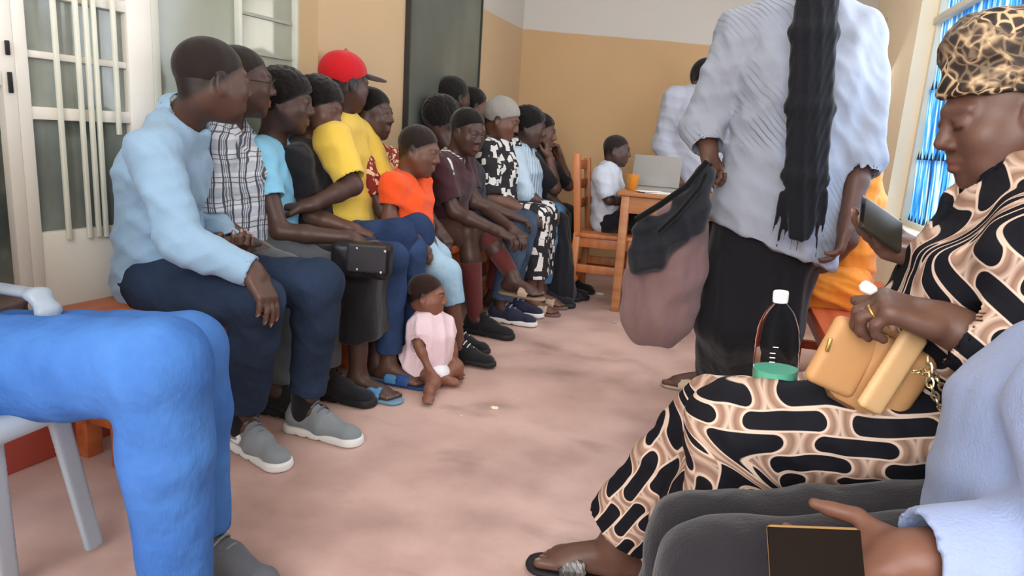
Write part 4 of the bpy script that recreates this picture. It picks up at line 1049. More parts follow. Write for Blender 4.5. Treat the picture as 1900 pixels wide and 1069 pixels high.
# 7 boy in the orange polo
r7, h7 = seated('boy in a bright orange polo shirt and ripped light blue jeans on the left bench', 2.92,
    dict(head=(778, 280), neck=(752, 335), chest=(755, 375), pelvis=(765, 455), shN=(728, 345), elN=(722, 405, -.17), wrN=(772, 445, -.2), shF=(778, 340), elF=(790, 400, .1), wrF=(800, 455, .0),
         hipN=(775, 470), knN=(828, 508), anN=(852, 618), hipF=(785, 462, .08), knF=(812, 480), anF=(845, 605), az=.08),
    face=(.96, -.02, -.20), sk='c', sc=.84, headsc=.94, top=dict(mat=cloth('orange_polo', 'e8521f', vary=.03), sleeve=.6, neck='collar', sr=.016), bottom=dict(mat=denim('light_denim', '7d9fb8', 'a9c4d4'), loose=.018, hem=1.42, r1=.062,
    paints=[(onY(798, 480, 2.76), onY(806, 486, 2.76), .011, 'e8e6e0', .002), (onY(806, 486, 2.76), onY(812, 478, 2.76), .011, 'e8e6e0', .002)]),
    hair=dict(mat=HS, t=.004, cut=-.004), shoes=dict(kind='sneaker', kw=dict(up='1a1a1d', sole='1f1f21', lace='ddddda')), hands={'N': dict(curl=.45, d=(.8, 0, -.6)), 'F': dict(curl=.4)})

# 8 teenager in maroon
r8, h8 = seated('teenager in a maroon polo and shorts, one leg crossed in a long dark red sock', 3.42,
    dict(head=(868, 245), neck=(838, 300), chest=(835, 335), pelvis=(822, 425), shN=(812, 312), elN=(842, 392, -.15), wrN=(925, 430, -.15), shF=(858, 300), elF=(880, 370, .15), wrF=(950, 425, .02),
         hipN=(830, 432), knN=(868, 430), anN=(885, 592), hipF=(838, 425, .08), knF=(905, 440, .02), anF=(952, 512, -.02), keep=('anF',)),
    face=(.86, -.45, -.25), sk='d', sc=.97, headsc=.95, top=dict(mat=cloth('maroon_polo', '3d2229'), sleeve=.75, neck='collar', sr=.018, cmat=stripes('collar_stripes', 'd6d3d0', '3d2229', .012, .004, (0, 0, 1), 0, False),
    paints=[(onY(832, 272, 3.27), onY(838, 312, 3.27), .013, 'd8d6d2', .002), (onY(842, 322, 3.26), onY(850, 318, 3.26), .007, 'd8d6d2', .002)]),
    bottom=dict(mat=cloth('brown_shorts', '4a312c'), loose=.02, hem=.95), hair=dict(mat=HB, t=.010, cut=.012),
    shoes=None, feet={'N': (1, -.1, 0), 'F': (1, -.25, 0)}, hands={'N': dict(curl=.55), 'F': dict(curl=.5)})
an = onY(885, 592, 3.32); sneaker(r8, A(an[0], an[1], .088), (1, -.1, 0), 1.0, '19181b', '1c1c1e', name='shoe', lace='222222', res=.006)
an = onY(952, 512, 3.40); kn = onY(905, 440, 3.44); sandal(r8, an, (1, -.25, 0), .97, '8a7660', 'b09a84')
F = Field(); F.cone(kn*.92+an*.08, an+(kn-an)*.08, .058, .040, .01, flat=True); F.build('sock', cloth('maroon_sock', '5c2a28'), r8, .007, 'long dark red sock')
for S_ in ('N',):
    an = onY(885, 592, 3.32); kn = onY(868, 430, 3.32); F = Field(); F.cone(A(an[0]-.01, an[1], .09), A(an[0]-.01, an[1], .09)*.35+kn*.65, .040, .058, .01, flat=True); F.build('sock', cloth('maroon_sock', '5c2a28'), r8, .007, 'long maroon sock')

# 9 crossed red leg: person in dark blue behind the teenager, sneakers with white soles
seated('person in dark top, jeans and white lanyard, just behind the teenager in maroon', 3.70,
    dict(head=(822, 222), neck=(842, 285), chest=(858, 330), pelvis=(872, 415), shN=(846, 300), elN=(880, 375), wrN=(950, 400), hipN=(885, 425), knN=(958, 425), anN=(930, 555), knF=(975, 415), anF=(945, 550)),
    face=(.5, .8, -.1), sk='d', res=.009, top=dict(mat=cloth('dark_slate_top', '24262f'), sleeve=.6, paints=[(onY(862, 300, 3.56), onY(868, 350, 3.56), .007, 'b9d0da', .003), (onY(868, 352, 3.56), onY(872, 362, 3.56), .018, '9cc3d6', .004)]),
    bottom=dict(mat=denim('grey_blue_denim', '2f3d4e', '4a5b70'), loose=.018), hair=dict(mat=HB, t=.02, cut=-.01, amp=.005),
    shoes=dict(kind='sneaker', kw=dict(up='24263a', sole='d9d7d4', lace='9a9aa5')), hands={})
r9, h9 = seated('person in dark clothes with close-cropped hair, tallest head in front of the blackboard', 3.95,
    dict(head=(842, 182), neck=(846, 232), chest=(856, 285), pelvis=(872, 390), shN=(845, 255), elN=(870, 330), wrN=(925, 385), hipN=(880, 400), knN=(935, 425), anN=(915, 545)),
    face=(.55, .8, -.05), sk='d', res=.009, top=dict(mat=BLK, sleeve=1.5), bottom=dict(mat=cloth('dark_red_leggings', '6a2b28'), loose=.006), hair=dict(mat=HB, t=.008, cut=-.01), shoes=None, hands={})
# the crossed leg in red legging with a bare foot in a flip-flop
rc, hc = seated('close-cropped person in dark brown, half hidden behind the grey-haired woman', 4.15,
    dict(head=(877, 198), neck=(880, 250), chest=(888, 300), pelvis=(888, 400), shN=(880, 275), elN=(900, 350), wrN=(935, 415, -.2), hipN=(895, 410), knN=(945, 430), anN=(935, 548), az=.088),
    face=(.7, .6, -.1), sk='c', sc=.96, res=.008, top=dict(mat=cloth('dark_brown_top', '2b1d1b'), sleeve=1.4), bottom=dict(mat=MATS['dark_red_leggings'], loose=.006, hem=1.9), hair=dict(mat=HB, t=.008, cut=0), hands={})

# 10 grey-haired woman
r10, h10 = seated('grey-haired woman in a black and white block print dress in the left row', 3.98,
    dict(head=(932, 222), neck=(920, 268), chest=(918, 310), pelvis=(922, 390), shN=(898, 282), elN=(908, 368, -.2), wrN=(985, 395, -.12), shF=(945, 275), elF=(955, 345), wrF=(995, 385, .05),
         hipN=(930, 402), knN=(990, 405), anN=(985, 535), hipF=(938, 398, .1), knF=(1008, 398), anF=(1000, 530)),
    face=(.92, .05, -.35), sk='c', sc=.96, g=1.08, headsc=1.02, res=.007, top=dict(mat=M_bw, sleeve=.95, sr=.03, loose=.02, name='dress_top'), bottom=dict(kind='skirt', mat=M_bw, hem=1.72, loose=.03, r1=.085),
    hair=dict(mat=HG, t=.010, cut=-.004, name='grey_hair'), shoes=dict(kind='sandal', kw=dict(sole='6e5c50', strap='b09a84')), hands={'N': dict(curl=.4), 'F': dict(curl=.5)})
# 11 striped shirt
seated('black-haired person in a pale blue striped shirt, half hidden behind the grey-haired woman', 4.24,
    dict(head=(982, 236), neck=(965, 278), chest=(968, 320), pelvis=(972, 392), shN=(952, 292), elN=(975, 360), wrN=(1012, 385), hipN=(980, 400), knN=(1015, 402), anN=(1008, 525)),
    face=(.95, .1, -.15), sk='d', res=.009, top=dict(mat=M_str, sleeve=1.3, neck='collar'), bottom=dict(mat=denim('mid_denim', '3e5f80', '5d83a3')), hair=dict(mat=HB, t=.016, cut=-.01, amp=.004),
    shoes=dict(kind='sneaker', kw=dict(up='1b1b1e', sole='232326', name='shoe', lace='')), hands={})
# 12 dark jacket, hand on chin
r12, h12 = seated('person in a black jacket with hand raised to the chin, last of the left row', 4.50,
    dict(head=(1003, 246), neck=(990, 288), chest=(996, 320), pelvis=(1002, 398), shN=(985, 302), elN=(1030, 350, -.1), wrN=(1018, 292, -.08), hipN=(1008, 402), knN=(1038, 405), anN=(1036, 515)),
    face=(.97, .0, -.1), sk='a', res=.008, top=dict(mat=BLK, sleeve=.9), bottom=dict(mat=BLK, loose=.02), hair=dict(mat=HB, t=.012, cut=0.),
    shoes=dict(kind='sneaker', kw=dict(up='1a1a1c', sole='1a1a1c', name='shoe', lace='')), hands={'N': dict(d=(-.2, 0, 1), n=(-1, 0, .1), curl=.6)})
F = Field(); a = onY(1040, 405, 4.2); b = onY(1042, 520, 4.2); F.cone(a, A(b[0], b[1], .06), .04, .075, .03, wd=(1, .4, 0), wr=1.3); F.ell(A(b[0]-.0, b[1], .09), (.08, .08, .09), None, .04); F.fold((1, .5, .1), .05, .008); F._pl(A(0, 0, .002), A(0, 0, -1), .003)
tag(F.build('handbag', cloth('black_bag_cloth', '15151a'), None, .008), 'black cloth bag standing against the last sitter at the far end of the bench', 'bag')

# 13 baby
def baby():
    Y = 2.56; c = lambda u, v, o=0.: onY(u, v, Y+o)
    J = dict(head=c(793, 548), neck=c(797, 588), chest=c(800, 622), pelvis=c(796, 683), shN=c(778, 604, -.06), elN=c(777, 640, -.09), wrN=c(794, 682, -.10), shF=c(822, 602, .06), elF=c(838, 640, .07), wrF=c(845, 678, .06),
             hipN=c(785, 690, -.03), hipF=c(812, 688, .04), knN=c(806, 692, -.12), knF=c(848, 680, .07), anN=c(797, 706, -.19), anF=c(820, 695, -.04))
    for k, z in (('knN', .05), ('knF', .055), ('anN', .035), ('anF', .035), ('hipN', .055), ('hipF', .055)): J[k][2] = z
    fw = nrm(A(.75, -.65, 0)); s = .47
    T = dict(mat=cloth('pink_baby_dress', 'e6ccd2', .85, 260, .3), sleeve=.45, sr=.014, loose=.010, name='dress', cut=(A(0, 0, .045), A(0, 0, -1)),
             hem=[(J['pelvis']+A(0, 0, .07), J['pelvis']+A(-.045, .0, .02), .05, .085, 1.25)], folds=[((1, .3, 0), .05, .006), ((.6, -.8, .1), .035, .003)])
    r, h = person('baby in a pale pink dress sitting barefoot on the red floor, looking right', J, (.93, .12, -.05), fw, 'f', s, 1.15, .004, T, None, dict(mat=cloth('baby_hair', '2b1a14', .9, 120, .3), t=.0015, cut=.006), None,
                  {'N': dict(d=(.3, -.2, -1), n=(.8, .4, 0), side=1, curl=.35), 'F': dict(d=(.5, -.2, -.8), n=(0, 1, 0), side=-1, curl=.35)}, headsc=.74, feet={'N': (.35, -1, 0), 'F': (1, .35, 0)})
    F = Field(); F.ell(J['pelvis']*A(1, 1, 0)+A(.035, -.02, .05), (.062, .062, .045), None, .01); F._pl(A(0, 0, .003), A(0, 0, -1), .002)
    F.build('nappy', cloth('nappy_white', 'e6e6ea'), r, .005, 'white nappy')
baby()

# 14 boy at the table
r14, h14 = seated('small boy in a white shirt sitting on the wooden chair at the back table', 4.47,
    dict(head=(1145, 280), neck=(1131, 312), chest=(1127, 345), pelvis=(1124, 405), shN=(1116, 325), elN=(1130, 372), wrN=(1165, 375, -.02), hipN=(1130, 412), knN=(1196, 405, -.06), anN=(1190, 478)),
    face=(.98, -.1, -.08), sk='d', sc=.72, headsc=.82, res=.006, top=dict(mat=cloth('kid_white_shirt', 'b4bac4'), sleeve=.9, neck='collar', sr=.02, loose=.018), bottom=dict(mat=BLK, hem=1.8), hair=dict(mat=HS, t=.005, cut=.003),
    shoes=dict(kind='sneaker', kw=dict(up='1b1b1e', sole='1b1b1e', name='shoe', lace='')), hands={})

# 15 person in the white coat behind the table
def coat():
    c = lambda u, v, y: onY(u, v, y); Y = 4.86
    x0 = c(1310, 200, Y)[0]
    J = dict(head=c(1310, 148, Y), neck=A(x0-.02, Y, 1.36), chest=A(x0-.03, Y, 1.20), pelvis=A(x0-.03, Y, .90), shN=A(x0-.20, Y-.02, 1.31), shF=A(x0+.16, Y+.02, 1.31), elN=A(x0-.25, Y-.02, 1.02), elF=A(x0+.22, Y, 1.02),
             wrN=A(x0-.14, Y-.12, .84), wrF=A(x0+.12, Y-.14, .86), hipN=A(x0-.11, Y, .86), hipF=A(x0+.06, Y, .86), knN=A(x0-.11, Y, .48), knF=A(x0+.06, Y, .48), anN=A(x0-.11, Y+.02, .09), anF=A(x0+.06, Y+.02, .09))
    person('person in a white coat and black cap standing behind the table', J, (.5, -.8, -.1), (.1, -1, 0), 'a', 1., 1., .008,
           dict(mat=cloth('white_coat', 'a9acb8'), sleeve=1.95, neck='collar', sr=.03, loose=.03, name='coat', hem=[(J['pelvis']+A(0, 0, .1), J['pelvis']-A(0, 0, .35), .12, .15, 1.35)]), dict(mat=BLK), dict(mat=HB, t=.02, cut=-.02, name='cap'),
           dict(kind='sneaker', kw=dict(up='1a1a1c', sole='1a1a1c', name='shoe', lace='')), {'N': dict(side=1), 'F': dict(side=-1)})
coat()

# 16 standing woman seen from behind
def standing():
    Y = 2.62; c = lambda u, v, o=0.: onY(u, v, Y+o)
    J = dict(neck=c(1512, -8), chest=c(1490, 150), pelvis=c(1430, 430), shN=c(1380, 62, .02), shF=c(1590, 76, .0), elN=c(1306, 232, .04), elF=c(1598, 292, -.02), wrN=c(1316, 288, -.04), wrF=c(1572, 418, -.10),
             hipN=c(1376, 450), hipF=c(1485, 460), knN=c(1355, 600, .03), knF=c(1420, 600, -.02))
    J['head'] = c(1530, -110, -.02)
    J['anN'] = onZ(1310, 730); J['anN'][2] = .09; J['anF'] = onZ(1365, 745); J['anF'][2] = .09
    P, C = J['pelvis'], J['chest']
    sm = stripes('grey_thin_stripe_shirt', '9499a5', '4a4f59', .016, .0040, (.75, .2, .62), .035, fade=(.52, .68))
    T = dict(mat=sm, sleeve=1.62, sr=.034, loose=.030, folds=[((1, .2, .15), .12, .013), ((.9, .3, -.5), .16, .014), ((.3, .1, 1), .09, .006), ((.8, .2, .5), .05, .004)],
             hem=[(C, P+A(.02, 0, .02), .125, .150, 1.32), (P+A(0, 0, .10), P+A(.03, -.0, -.16), .145, .165, 1.30)], cut=(onY(1425, 452, Y-.05), -nrm(np.cross(onY(1530, 492, Y-.05)-onY(1315, 402, Y-.05), A(0, 1, 0)))))
    T['sleeve'] = (1.75, 1.30)
    r, h = person('woman standing with her back turned in a loose grey shirt and long black skirt', J, (-.1, 1, -.1), (-.15, 1, 0), 'a', 1.02, 1.08, .007, T, None,
                  dict(mat=HB, t=.012, cut=-.03), None, {'N': dict(d=(.15, -.25, -1), n=(.6, -.3, .1), side=-1, curl=.9, thumb=.8), 'F': dict(d=(-.15, -.2, -1), n=(-1, 0, 0), side=1, curl=.4)}, feet={'N': (-1, .15, 0), 'F': (-.2, 1, 0)})
    S = Field(); m = lambda a: (J[a+'N']+J[a+'F'])/2
    hw = nrm(J['hipF']-J['hipN'])
    S.cone(P+A(.0, 0, .06), m('kn')+A(.0, 0, 0), .125, .118, .05, wd=(1, 0, 0), wr=1.6); S.cone(m('kn'), A(onZ(1365, 750)[0]-.01, m('an')[1], .06), .118, .11, .05, wd=(1, 0, 0), wr=1.5)
    S._pl(A(0, 0, .04), A(0, 0, -1), .004)
    for fo in (((1, .2, .1), .12, .014), ((1, -.3, .05), .07, .007)): S.fold(*fo)
    S.build('skirt', BLK, r, .008)
    # long black scarf hanging down the back
    K = Field(); pts = [c(1525, -60, -.19), c(1510, 60, -.215), c(1503, 200, -.225), c(1494, 330, -.235), c(1484, 440, -.24)]
    rr = (.026, .031, .031, .029, .015)
    for i in range(4): K.cone(pts[i], pts[i+1], rr[i], rr[i+1], .02, wd=(1, .1, 0), wr=2.2)
    rnd = random.Random(3)
    for i in range(9):
        t = i/8-.5; a = c(1492+t*75, 360, -.235); K.cone(a, c(1478+t*95, 420+70*rnd.random(), -.215), .012, .003, .008)
    K.fold((1, .1, .1), .035, .005, warp=.5); K.fold((1, 0, -.2), .018, .0025, warp=.5)
    K.build('scarf', cloth('black_scarf', '121318'), r, .006, 'long black scarf hanging down the back')
    sandal(r, J['anN'], (-1, .15, 0), .98, 'bda892', 'c9b49c'); sandal(r, J['anF'], (-.2, 1, 0), .98, 'bda892', 'c9b49c')
    return J
J16 = standing()
# bags in her left hand
Yb = 2.50; c = lambda u, v, o=0.: onY(u, v, Yb+o)
F = Field(); wd_ = nrm(A(1, .1, 0))
F.cone(c(1262, 415), c(1245, 500), .085, .105, .05, wd=wd_, wr=1.0); F.cone(c(1240, 500), c(1222, 580), .10, .105, .04); F.ell(c(1215, 590), (.125, .07, .105), None, .05)
F.cone(c(1285, 420), c(1275, 560), .05, .045, .05); F.ell(c(1190, 520), (.06, .06, .10), None, .05)
for fo in (((1, .3, .3), .11, .009), ((.8, .1, -.6), .14, .009)): F.fold(*fo)
tag(F.build('tote_bag', cloth('mauve_bag', '7d625f', .7, 200, .4), None, .007), 'large dull mauve cloth bag hanging from the hand of the standing woman', 'bag')
F = Field(); o_ = -.12
F.cone(c(1310, 318, o_), c(1280, 385, o_), .022, .040, .03); F.cone(c(1280, 385, o_), c(1215, 470, o_), .040, .044, .05); F.cone(c(1308, 325, o_), c(1292, 420, o_), .022, .028, .04)
F.cone(c(1262, 420, o_), c(1210, 480, o_), .036, .034, .04); F.ell(c(1192, 492, o_), (.040, .04, .034), None, .03); F.cone(c(1232, 400, o_), c(1190, 420, o_), .012, .024, .03); F.cone(c(1190, 425, o_), c(1182, 480, o_), .022, .026, .03)
for fo in (((1, .3, .5), .08, .011), ((.6, .1, -1), .07, .008)): F.fold(*fo)
jk = F.build('jacket', cloth('dark_jacket', '1d1e24', .8), None, .006); tag(jk, 'dark bundled jacket slung over the mauve bag in the standing woman\'s hand', 'jacket')
m = MB(); m.tube([c(1312, 300, -.14), c(1275, 345, -.16), c(1225, 380, -.17), c(1180, 408, -.17)], .011, 8).tube([c(1318, 305, -.12), c(1298, 350, -.17), c(1255, 400, -.19), c(1222, 430, -.19)], .008, 8)
m.build('strap', cloth('strap_dark', '24262e'), jk, smooth=True)

# 17 person in orange on the right bench
def orange():
    Y = 2.98; c = lambda u, v, o=0.: onY(u, v, Y+o)
    J = dict(head=c(1565, 222), neck=c(1582, 292), chest=c(1572, 375, .03), pelvis=c(1560, 520, .03), shN=c(1592, 330, -.16), shF=c(1560, 322, .16), elN=c(1572, 445, -.20), elF=c(1540, 440, .18), wrN=c(1520, 500, -.14), wrF=c(1490, 490, .05),
             hipN=c(1560, 535, -.09), hipF=c(1552, 530, .10))
    J['knN'] = J['hipN']+A(-.36, -.02, -.02); J['knF'] = J['hipF']+A(-.36, 0, 0); J['anN'] = A(J['knN'][0]+.03, Y-.08, .09); J['anF'] = A(J['knF'][0]+.02, Y+.12, .09)
    om = cloth('orange_dress', 'e0862c', .8, 240, .3)
    r, h = person('person in a loose orange dress sitting on the right bench behind the standing woman', J, (-.9, .3, -.2), (-1, 0, 0), 'a', .95, 1.0, .007,
                  dict(mat=om, sleeve=.75, sr=.03, loose=.022, name='dress_top', folds=[((.3, .2, 1), .07, .008), ((1, -.4, .5), .08, .006)]),
                  dict(kind='skirt', mat=om, loose=.03, hem=.75, folds=[((.5, .2, 1), .055, .011), ((.2, .3, 1), .04, .005)]), dict(mat=HB, t=.01, cut=0),
                  dict(kind='sandal', kw=dict(sole='5a4030', strap='7a5a40')), {'N': dict(side=-1, d=(-1, 0, -.4)), 'F': dict(side=1, d=(-1, -.3, -.4))})
orange()

# 18 woman in the black and tan print
def w18():
    Y = 1.30; c = lambda u, v, o=0.: onY(u, v, Y+o)
    J = dict(head=c(1866, 216, .04), neck=c(1895, 372), chest=c(1858, 525), pelvis=c(1835, 742), shN=c(1950, 470, -.17), shF=c(1835, 425, .16), elN=c(1925, 690, -.24), elF=c(1745, 590, .16),
             wrN=c(1752, 600, -.20), wrF=c(1718, 482, .05), hipN=c(1815, 800, -.09), hipF=c(1800, 775, .09), knN=c(1362, 792, -.08), knF=c(1345, 778, .15), anN=c(1345, 1010, -.10), anF=c(1142, 995, .20))
    an = J['anF']; ann = J['anN']; ann[2] = .10; an[2] = .105
    dm = dress18(); X_ = A(1, 0, 0)
    T = dict(mat=dm, sleeve=(1.80, 1.80), sr=.026, loose=.026, name='dress_top', neck='collar', belly=True, collar=True,
             folds=[((.5, .2, 1), .10, .009), ((1, -.4, .5), .13, .008), ((.7, .3, -.9), .07, .004)],
             flows=[(J['pelvis']-A(.03, 0, .25), J['neck']+A(0, 0, .15), (0, X_)), (J['elN']-A(.04, 0, 0), J['wrN'], (.33, (0, 0, 1)))])
    r, h = person('woman in a black and tan printed dress and head wrap, looking down at her phone', J, (-1, -.12, -.30), (-1, 0, 0), 'a', 1.0, 1.05, .0044, T, None, None, None,
        {'N': dict(side=-1, d=(-.93, -.05, .22), n=(-.45, .2, -.75), curl=.75, thumb=.35), 'F': dict(side=1, d=(-.85, -.2, .2), n=(-.15, -.3, 1), curl=.28, thumb=.3)}, headsc=.95, eyes='down', feet={'N': (-1, .1, 0), 'F': (-1, -.06, 0)})
    # long skirt
    S = Field(); m = lambda a: (J[a+'N']+J[a+'F'])/2
    P = J['pelvis']; S.cone(P-A(0, 0, .03), P+(J['chest']-P)*.4, .135, .125, .04, wd=(0, 1, 0), wr=1.35)
    u = A(0, 0, 1.)
    for q in 'NF':
        S.cone(J['hip'+q], J['kn'+q], .102, .076, .04)
    S.cone(m('hip')-A(0, 0, .01), m('kn')-A(-.03, 0, .01), .098, .068, .05, wd=(0, 1, 0), wr=1.9)
    # far leg: trouser-wide skirt reaching down to the ankle; near leg: hangs straight
    kF, aF, kN, aN = J['knF'], J['anF'], J['knN'], J['anN']
    e = kF+(aF-kF)*.90; S.cone(kF, e, .078, .074, .05, wd=nrm(A(.6, 0, -.3)), wr=1.35, flat=True)
    e2 = kN+(aN-kN)*.85; S.cone(kN, e2, .074, .085, .05, flat=True)
    S.cone(m('kn')-A(-.02, 0, .05), (e+e2)/2+A(.02, 0, .1), .07, .06, .06)
    S.cone(e-nrm(e-kF)*.02, e+nrm(e-kF)*.08, .055, .06, .003, 's')
    S.flows = [(J['hipN'], kN, (0, u)), (J['hipF'], kF, (0, u)), (kF+A(-.04, 0, -.05), aF, (.50, X_)), (kN+A(-.02, 0, -.06), aN, (.5, X_)), (P, J['chest'], (0, X_))]
    for fo in (((-.5, .1, 1), .09, .007), ((.15, .2, 1), .05, .004), ((1, .1, .45), .08, .006)): S.fold(*fo)
    S.build('skirt', dm, r, .0055)
    # head wrap
    K = Field(); K.ell(h(0, -.02, .060), (.088, .108, .072), h.R, .01); K.ell(h(0, -.03, .115), (.090, .105, .055), h.R, .03); K.ell(h(.0, .015, .140), (.07, .055, .030), h.R, .03); K.ell(h(0, -.12, .04), (.05, .05, .05), h.R, .03)
    K._pl(h(0, .06, .048), -.95*h.R[2]-.0*h.R[1]+.18*h.R[1], .006)
    K.fold(nrm(h.R[2]+.4*h.R[1]), .040, .008); K.fold(nrm(h.R[2]*.8-.7*h.R[1]), .055, .007); K.fold((.2, 1, .3), .05, .003)
    K.build('head_wrap', turban_mat(), r, .004)
    # slide on the far foot, with a dark sole and silver woven straps
    st = NT('silver_woven_strap'); w = st.n('ShaderNodeTexBrick'); st.l(st.co(rot=(.3, .2, .4)), w.inputs[0]); w.inputs['Scale'].default_value = 45; w.inputs['Color1'].default_value = lin('8a8580'); w.inputs['Color2'].default_value = lin('35302e'); w.inputs['Mortar'].default_value = lin('1a1716')
    st.l(w.outputs[0], st.b.inputs['Base Color']); st.b.inputs['Metallic'].default_value = .3; st.b.inputs['Roughness'].default_value = .4
    for q, fd in (('F', (-1, -.06, 0)), ('N', (-1, .1, 0))):
        sandal(r, J['an'+q]+A(0, 0, 0), fd, 1.04, '1d1a1c', '555555', 'sandal', strapmat=st.m)
    return J, h
J18, h18 = w18()
# ring, tissue, phone, chain, handbag, bottle
(w_, d_, n_, sd_) = h18.hands['N']; t_ = np.cross(d_, n_)*sd_; sc_ = .97; an_ = math.radians(62)*.75*1.14
ctr = w_+sc_*(.088*d_-.010*t_+.002*n_)+(d_*math.cos(an_)+n_*math.sin(an_))*.016; rd_ = nrm(d_*math.cos(an_)+n_*math.sin(an_)); e1_ = t_; e2_ = nrm(np.cross(rd_, e1_))
MB().tube([ctr+.0108*(math.cos(a)*e1_+math.sin(a)*e2_) for a in np.linspace(0, 6.28, 15)[:-1]], .0022, 6, closed=True).build('ring', plain('gold_metal', 'c9a45c', .3, .8), None, smooth=True)
tag(bpy.data.objects['ring'], 'gold ring on the finger of the woman in the printed dress', 'ring')
F = Field(); F.ell(onY(1606, 532, 1.09), (.009, .008, .009), None, .01); F.ell(onY(1616, 538, 1.09), (.008, .008, .006), None, .01); F.fold((1, .3, .4), .012, .0025)
tag(F.build('tissue', plain('tissue_white', 'dad6d2', .9), None, .003), 'crumpled white tissue pinched in the near hand of the woman in the printed dress', 'tissue')
def slab(name, a, b, wdir, w_, th, mat, bevel, parent=None):
    a, b = np.array(a), np.array(b); d_ = nrm(b-a); s_ = nrm(np.array(wdir)-d_*np.dot(wdir, d_)); n_ = np.cross(d_, s_)
    return MB().box((a+b)/2, (np.linalg.norm(b-a), w_, th), (d_, s_, n_), bevel, 3).build(name, mat, parent)
a, b = onY(1600, 398, 1.27)+A(-.002, 0, .004), onY(1672, 450, 1.29)+A(-.002, 0, .006)
d = empty('phone', (a+b)/2, 'dark phone held up in the far hand of the woman in the printed dress', 'phone')
slab('case', a, b, (.45, 1, .45), .074, .011, plain('phone_case_olive', '26241d', .4), .004, d)
slab('screen', a+A(-.002, 0, .0075), b+A(-.002, 0, .0075), (.45, 1, .45), .066, .002, plain('phone_screen_black', '111214', .12), .0008, d)
# tan handbag
Yh = 1.16; c = lambda u, v, o=0.: onY(u, v, Yh+o)
d = empty('handbag', c(1600, 745), 'small tan leather handbag with a gold clasp resting on the lap of the printed dress', 'bag')
tan = plain('tan_leather', 'c08f5e', .5, vary=.06, bump=.1); tand = plain('brown_leather_inside', '6b4a35', .6)
F = Field()
R_ = lambda a: (nrm(A(math.cos(a), 0, math.sin(a))), A(0, 1, 0), nrm(A(-math.sin(a), 0, math.cos(a))))
F.box(c(1626, 690, .03), (.060, .05, .066), R_(-.40), .02, .01)
for t in (0,): F.fold((.4, .9, .2), .06, .002)
F.build('body', tan, d, .004)
F = Field(); F.box(c(1566, 662, -.02), (.042, .012, .056), (nrm(A(.93, .3, -.36)), nrm(A(-.3, .95, 0)), nrm(A(.36, 0, .93))), .011, .01); F.build('front_flap', tan, d, .004)
F = Field(); F.box(c(1600, 680, .015), (.028, .03, .066), R_(-.42), .01, .01); F.build('gusset', tand, d, .004, 'brown gusset')
F = Field(); F.box(c(1655, 690, -.045), (.022, .008, .066), (nrm(A(.80, .35, -.4)), nrm(A(-.4, .9, 0)), nrm(A(.42, 0, .9))), .007, .01); F.build('side_panel', plain('light_tan_leather', 'd8ae7c', .5), d, .004)
MB().box(c(1538, 640, -.045), (.006, .006, .022), R_(-.1), .002).build('clasp', MATS['gold_metal'], d)
# chain strap
pts = [c(1722, 668, -.09), c(1726, 712, -.10), c(1742, 752, -.10), c(1768, 778, -.09), c(1800, 775, -.06)]; pts2 = [c(1700, 690, -.06), c(1730, 690, -.08), c(1760, 735, -.08), c(1790, 752, -.06)]
def chain(pl, step=.0105):
    m = MB(); P_ = np.array(pl); seg = np.linalg.norm(np.diff(P_, axis=0), axis=1); L = seg.sum(); n = int(L/step); cum = np.r_[0, np.cumsum(seg)]
    for i in range(n):
        s0 = i*step; k = min(np.searchsorted(cum, s0, 'right')-1, len(seg)-1); p = P_[k]+(P_[k+1]-P_[k])*(s0-cum[k])/seg[k]; t = nrm(P_[k+1]-P_[k])
        e1 = nrm(np.cross(t, A(.2, 1, .1))) if i % 2 else nrm(np.cross(t, np.cross(t, A(.2, 1, .1))))
        m.tube([p+t*.0078*math.cos(a)+e1*.0045*math.sin(a) for a in np.linspace(0, 6.28, 9)[:-1]], .0016, 5, closed=True)
    return m
ch = chain(pts).build('chain_strap', plain('pale_gold_metal', 'd6c7a0', .25, .9), d, smooth=True); chain(pts2).build('chain_strap', MATS['pale_gold_metal'], d, smooth=True)
# bottle
p0 = onY(1437, 706, 1.26); k = .165/163*1.0
d = empty('bottle', p0, 'clear plastic bottle with white cap and a little green liquid on the printed dress', 'bottle')
def glassy(name, col, rough=.03, ior=1.2, tr=1.):
    t = NT(name); t.b.inputs['Base Color'].default_value = lin(col); t.b.inputs['Roughness'].default_value = rough; t.b.inputs['Transmission Weight'].default_value = tr; t.b.inputs['IOR'].default_value = ior; return t.m
top = onY(1449, 545, 1.26); axz = nrm(top-p0); Hh_ = np.linalg.norm(top-p0); ex = nrm(np.cross(A(0, 1, 0), axz)); AX = (ex, np.cross(axz, ex), axz); R0 = Hh_*.24
pr = [(.1, 0), (.92, .0), (1, .02), (1, .12), (1.0, .3), (.965, .35), (1.0, .38), (.965, .43), (.99, .46), (.93, .52), (.93, .58), (.84, .66), (.70, .76), (.48, .84), (.30, .885), (.27, .90), (.27, .93)]
outer = [(r*R0, z*Hh_) for r, z in pr]; inner = [(max(r*R0-.0012, .0005), z*Hh_+.001) for r, z in pr][::-1]
MB().lathe(p0, outer+inner[:1], 32, AX).build('bottle_body', glassy('clear_plastic', 'fbfdfd', .04, 1.04), d, smooth=True)
MB().lathe(p0, [(.1*R0, .004), (.9*R0, .004), (.96*R0, .02*Hh_), (.96*R0, .145*Hh_), (.01, .145*Hh_)], 32, AX).build('liquid', plain('green_liquid', '5ca78c', .15), d, smooth=False)
MB().lathe(p0+axz*Hh_*.905, [(.01, 0), (.33*R0, 0), (.345*R0, .006), (.345*R0, .016), (.31*R0, .0195), (.01, .0195)], 28, AX).build('bottle_cap', plain('white_cap_plastic', 'eceef0', .4), d, smooth=True)
mk = MB()
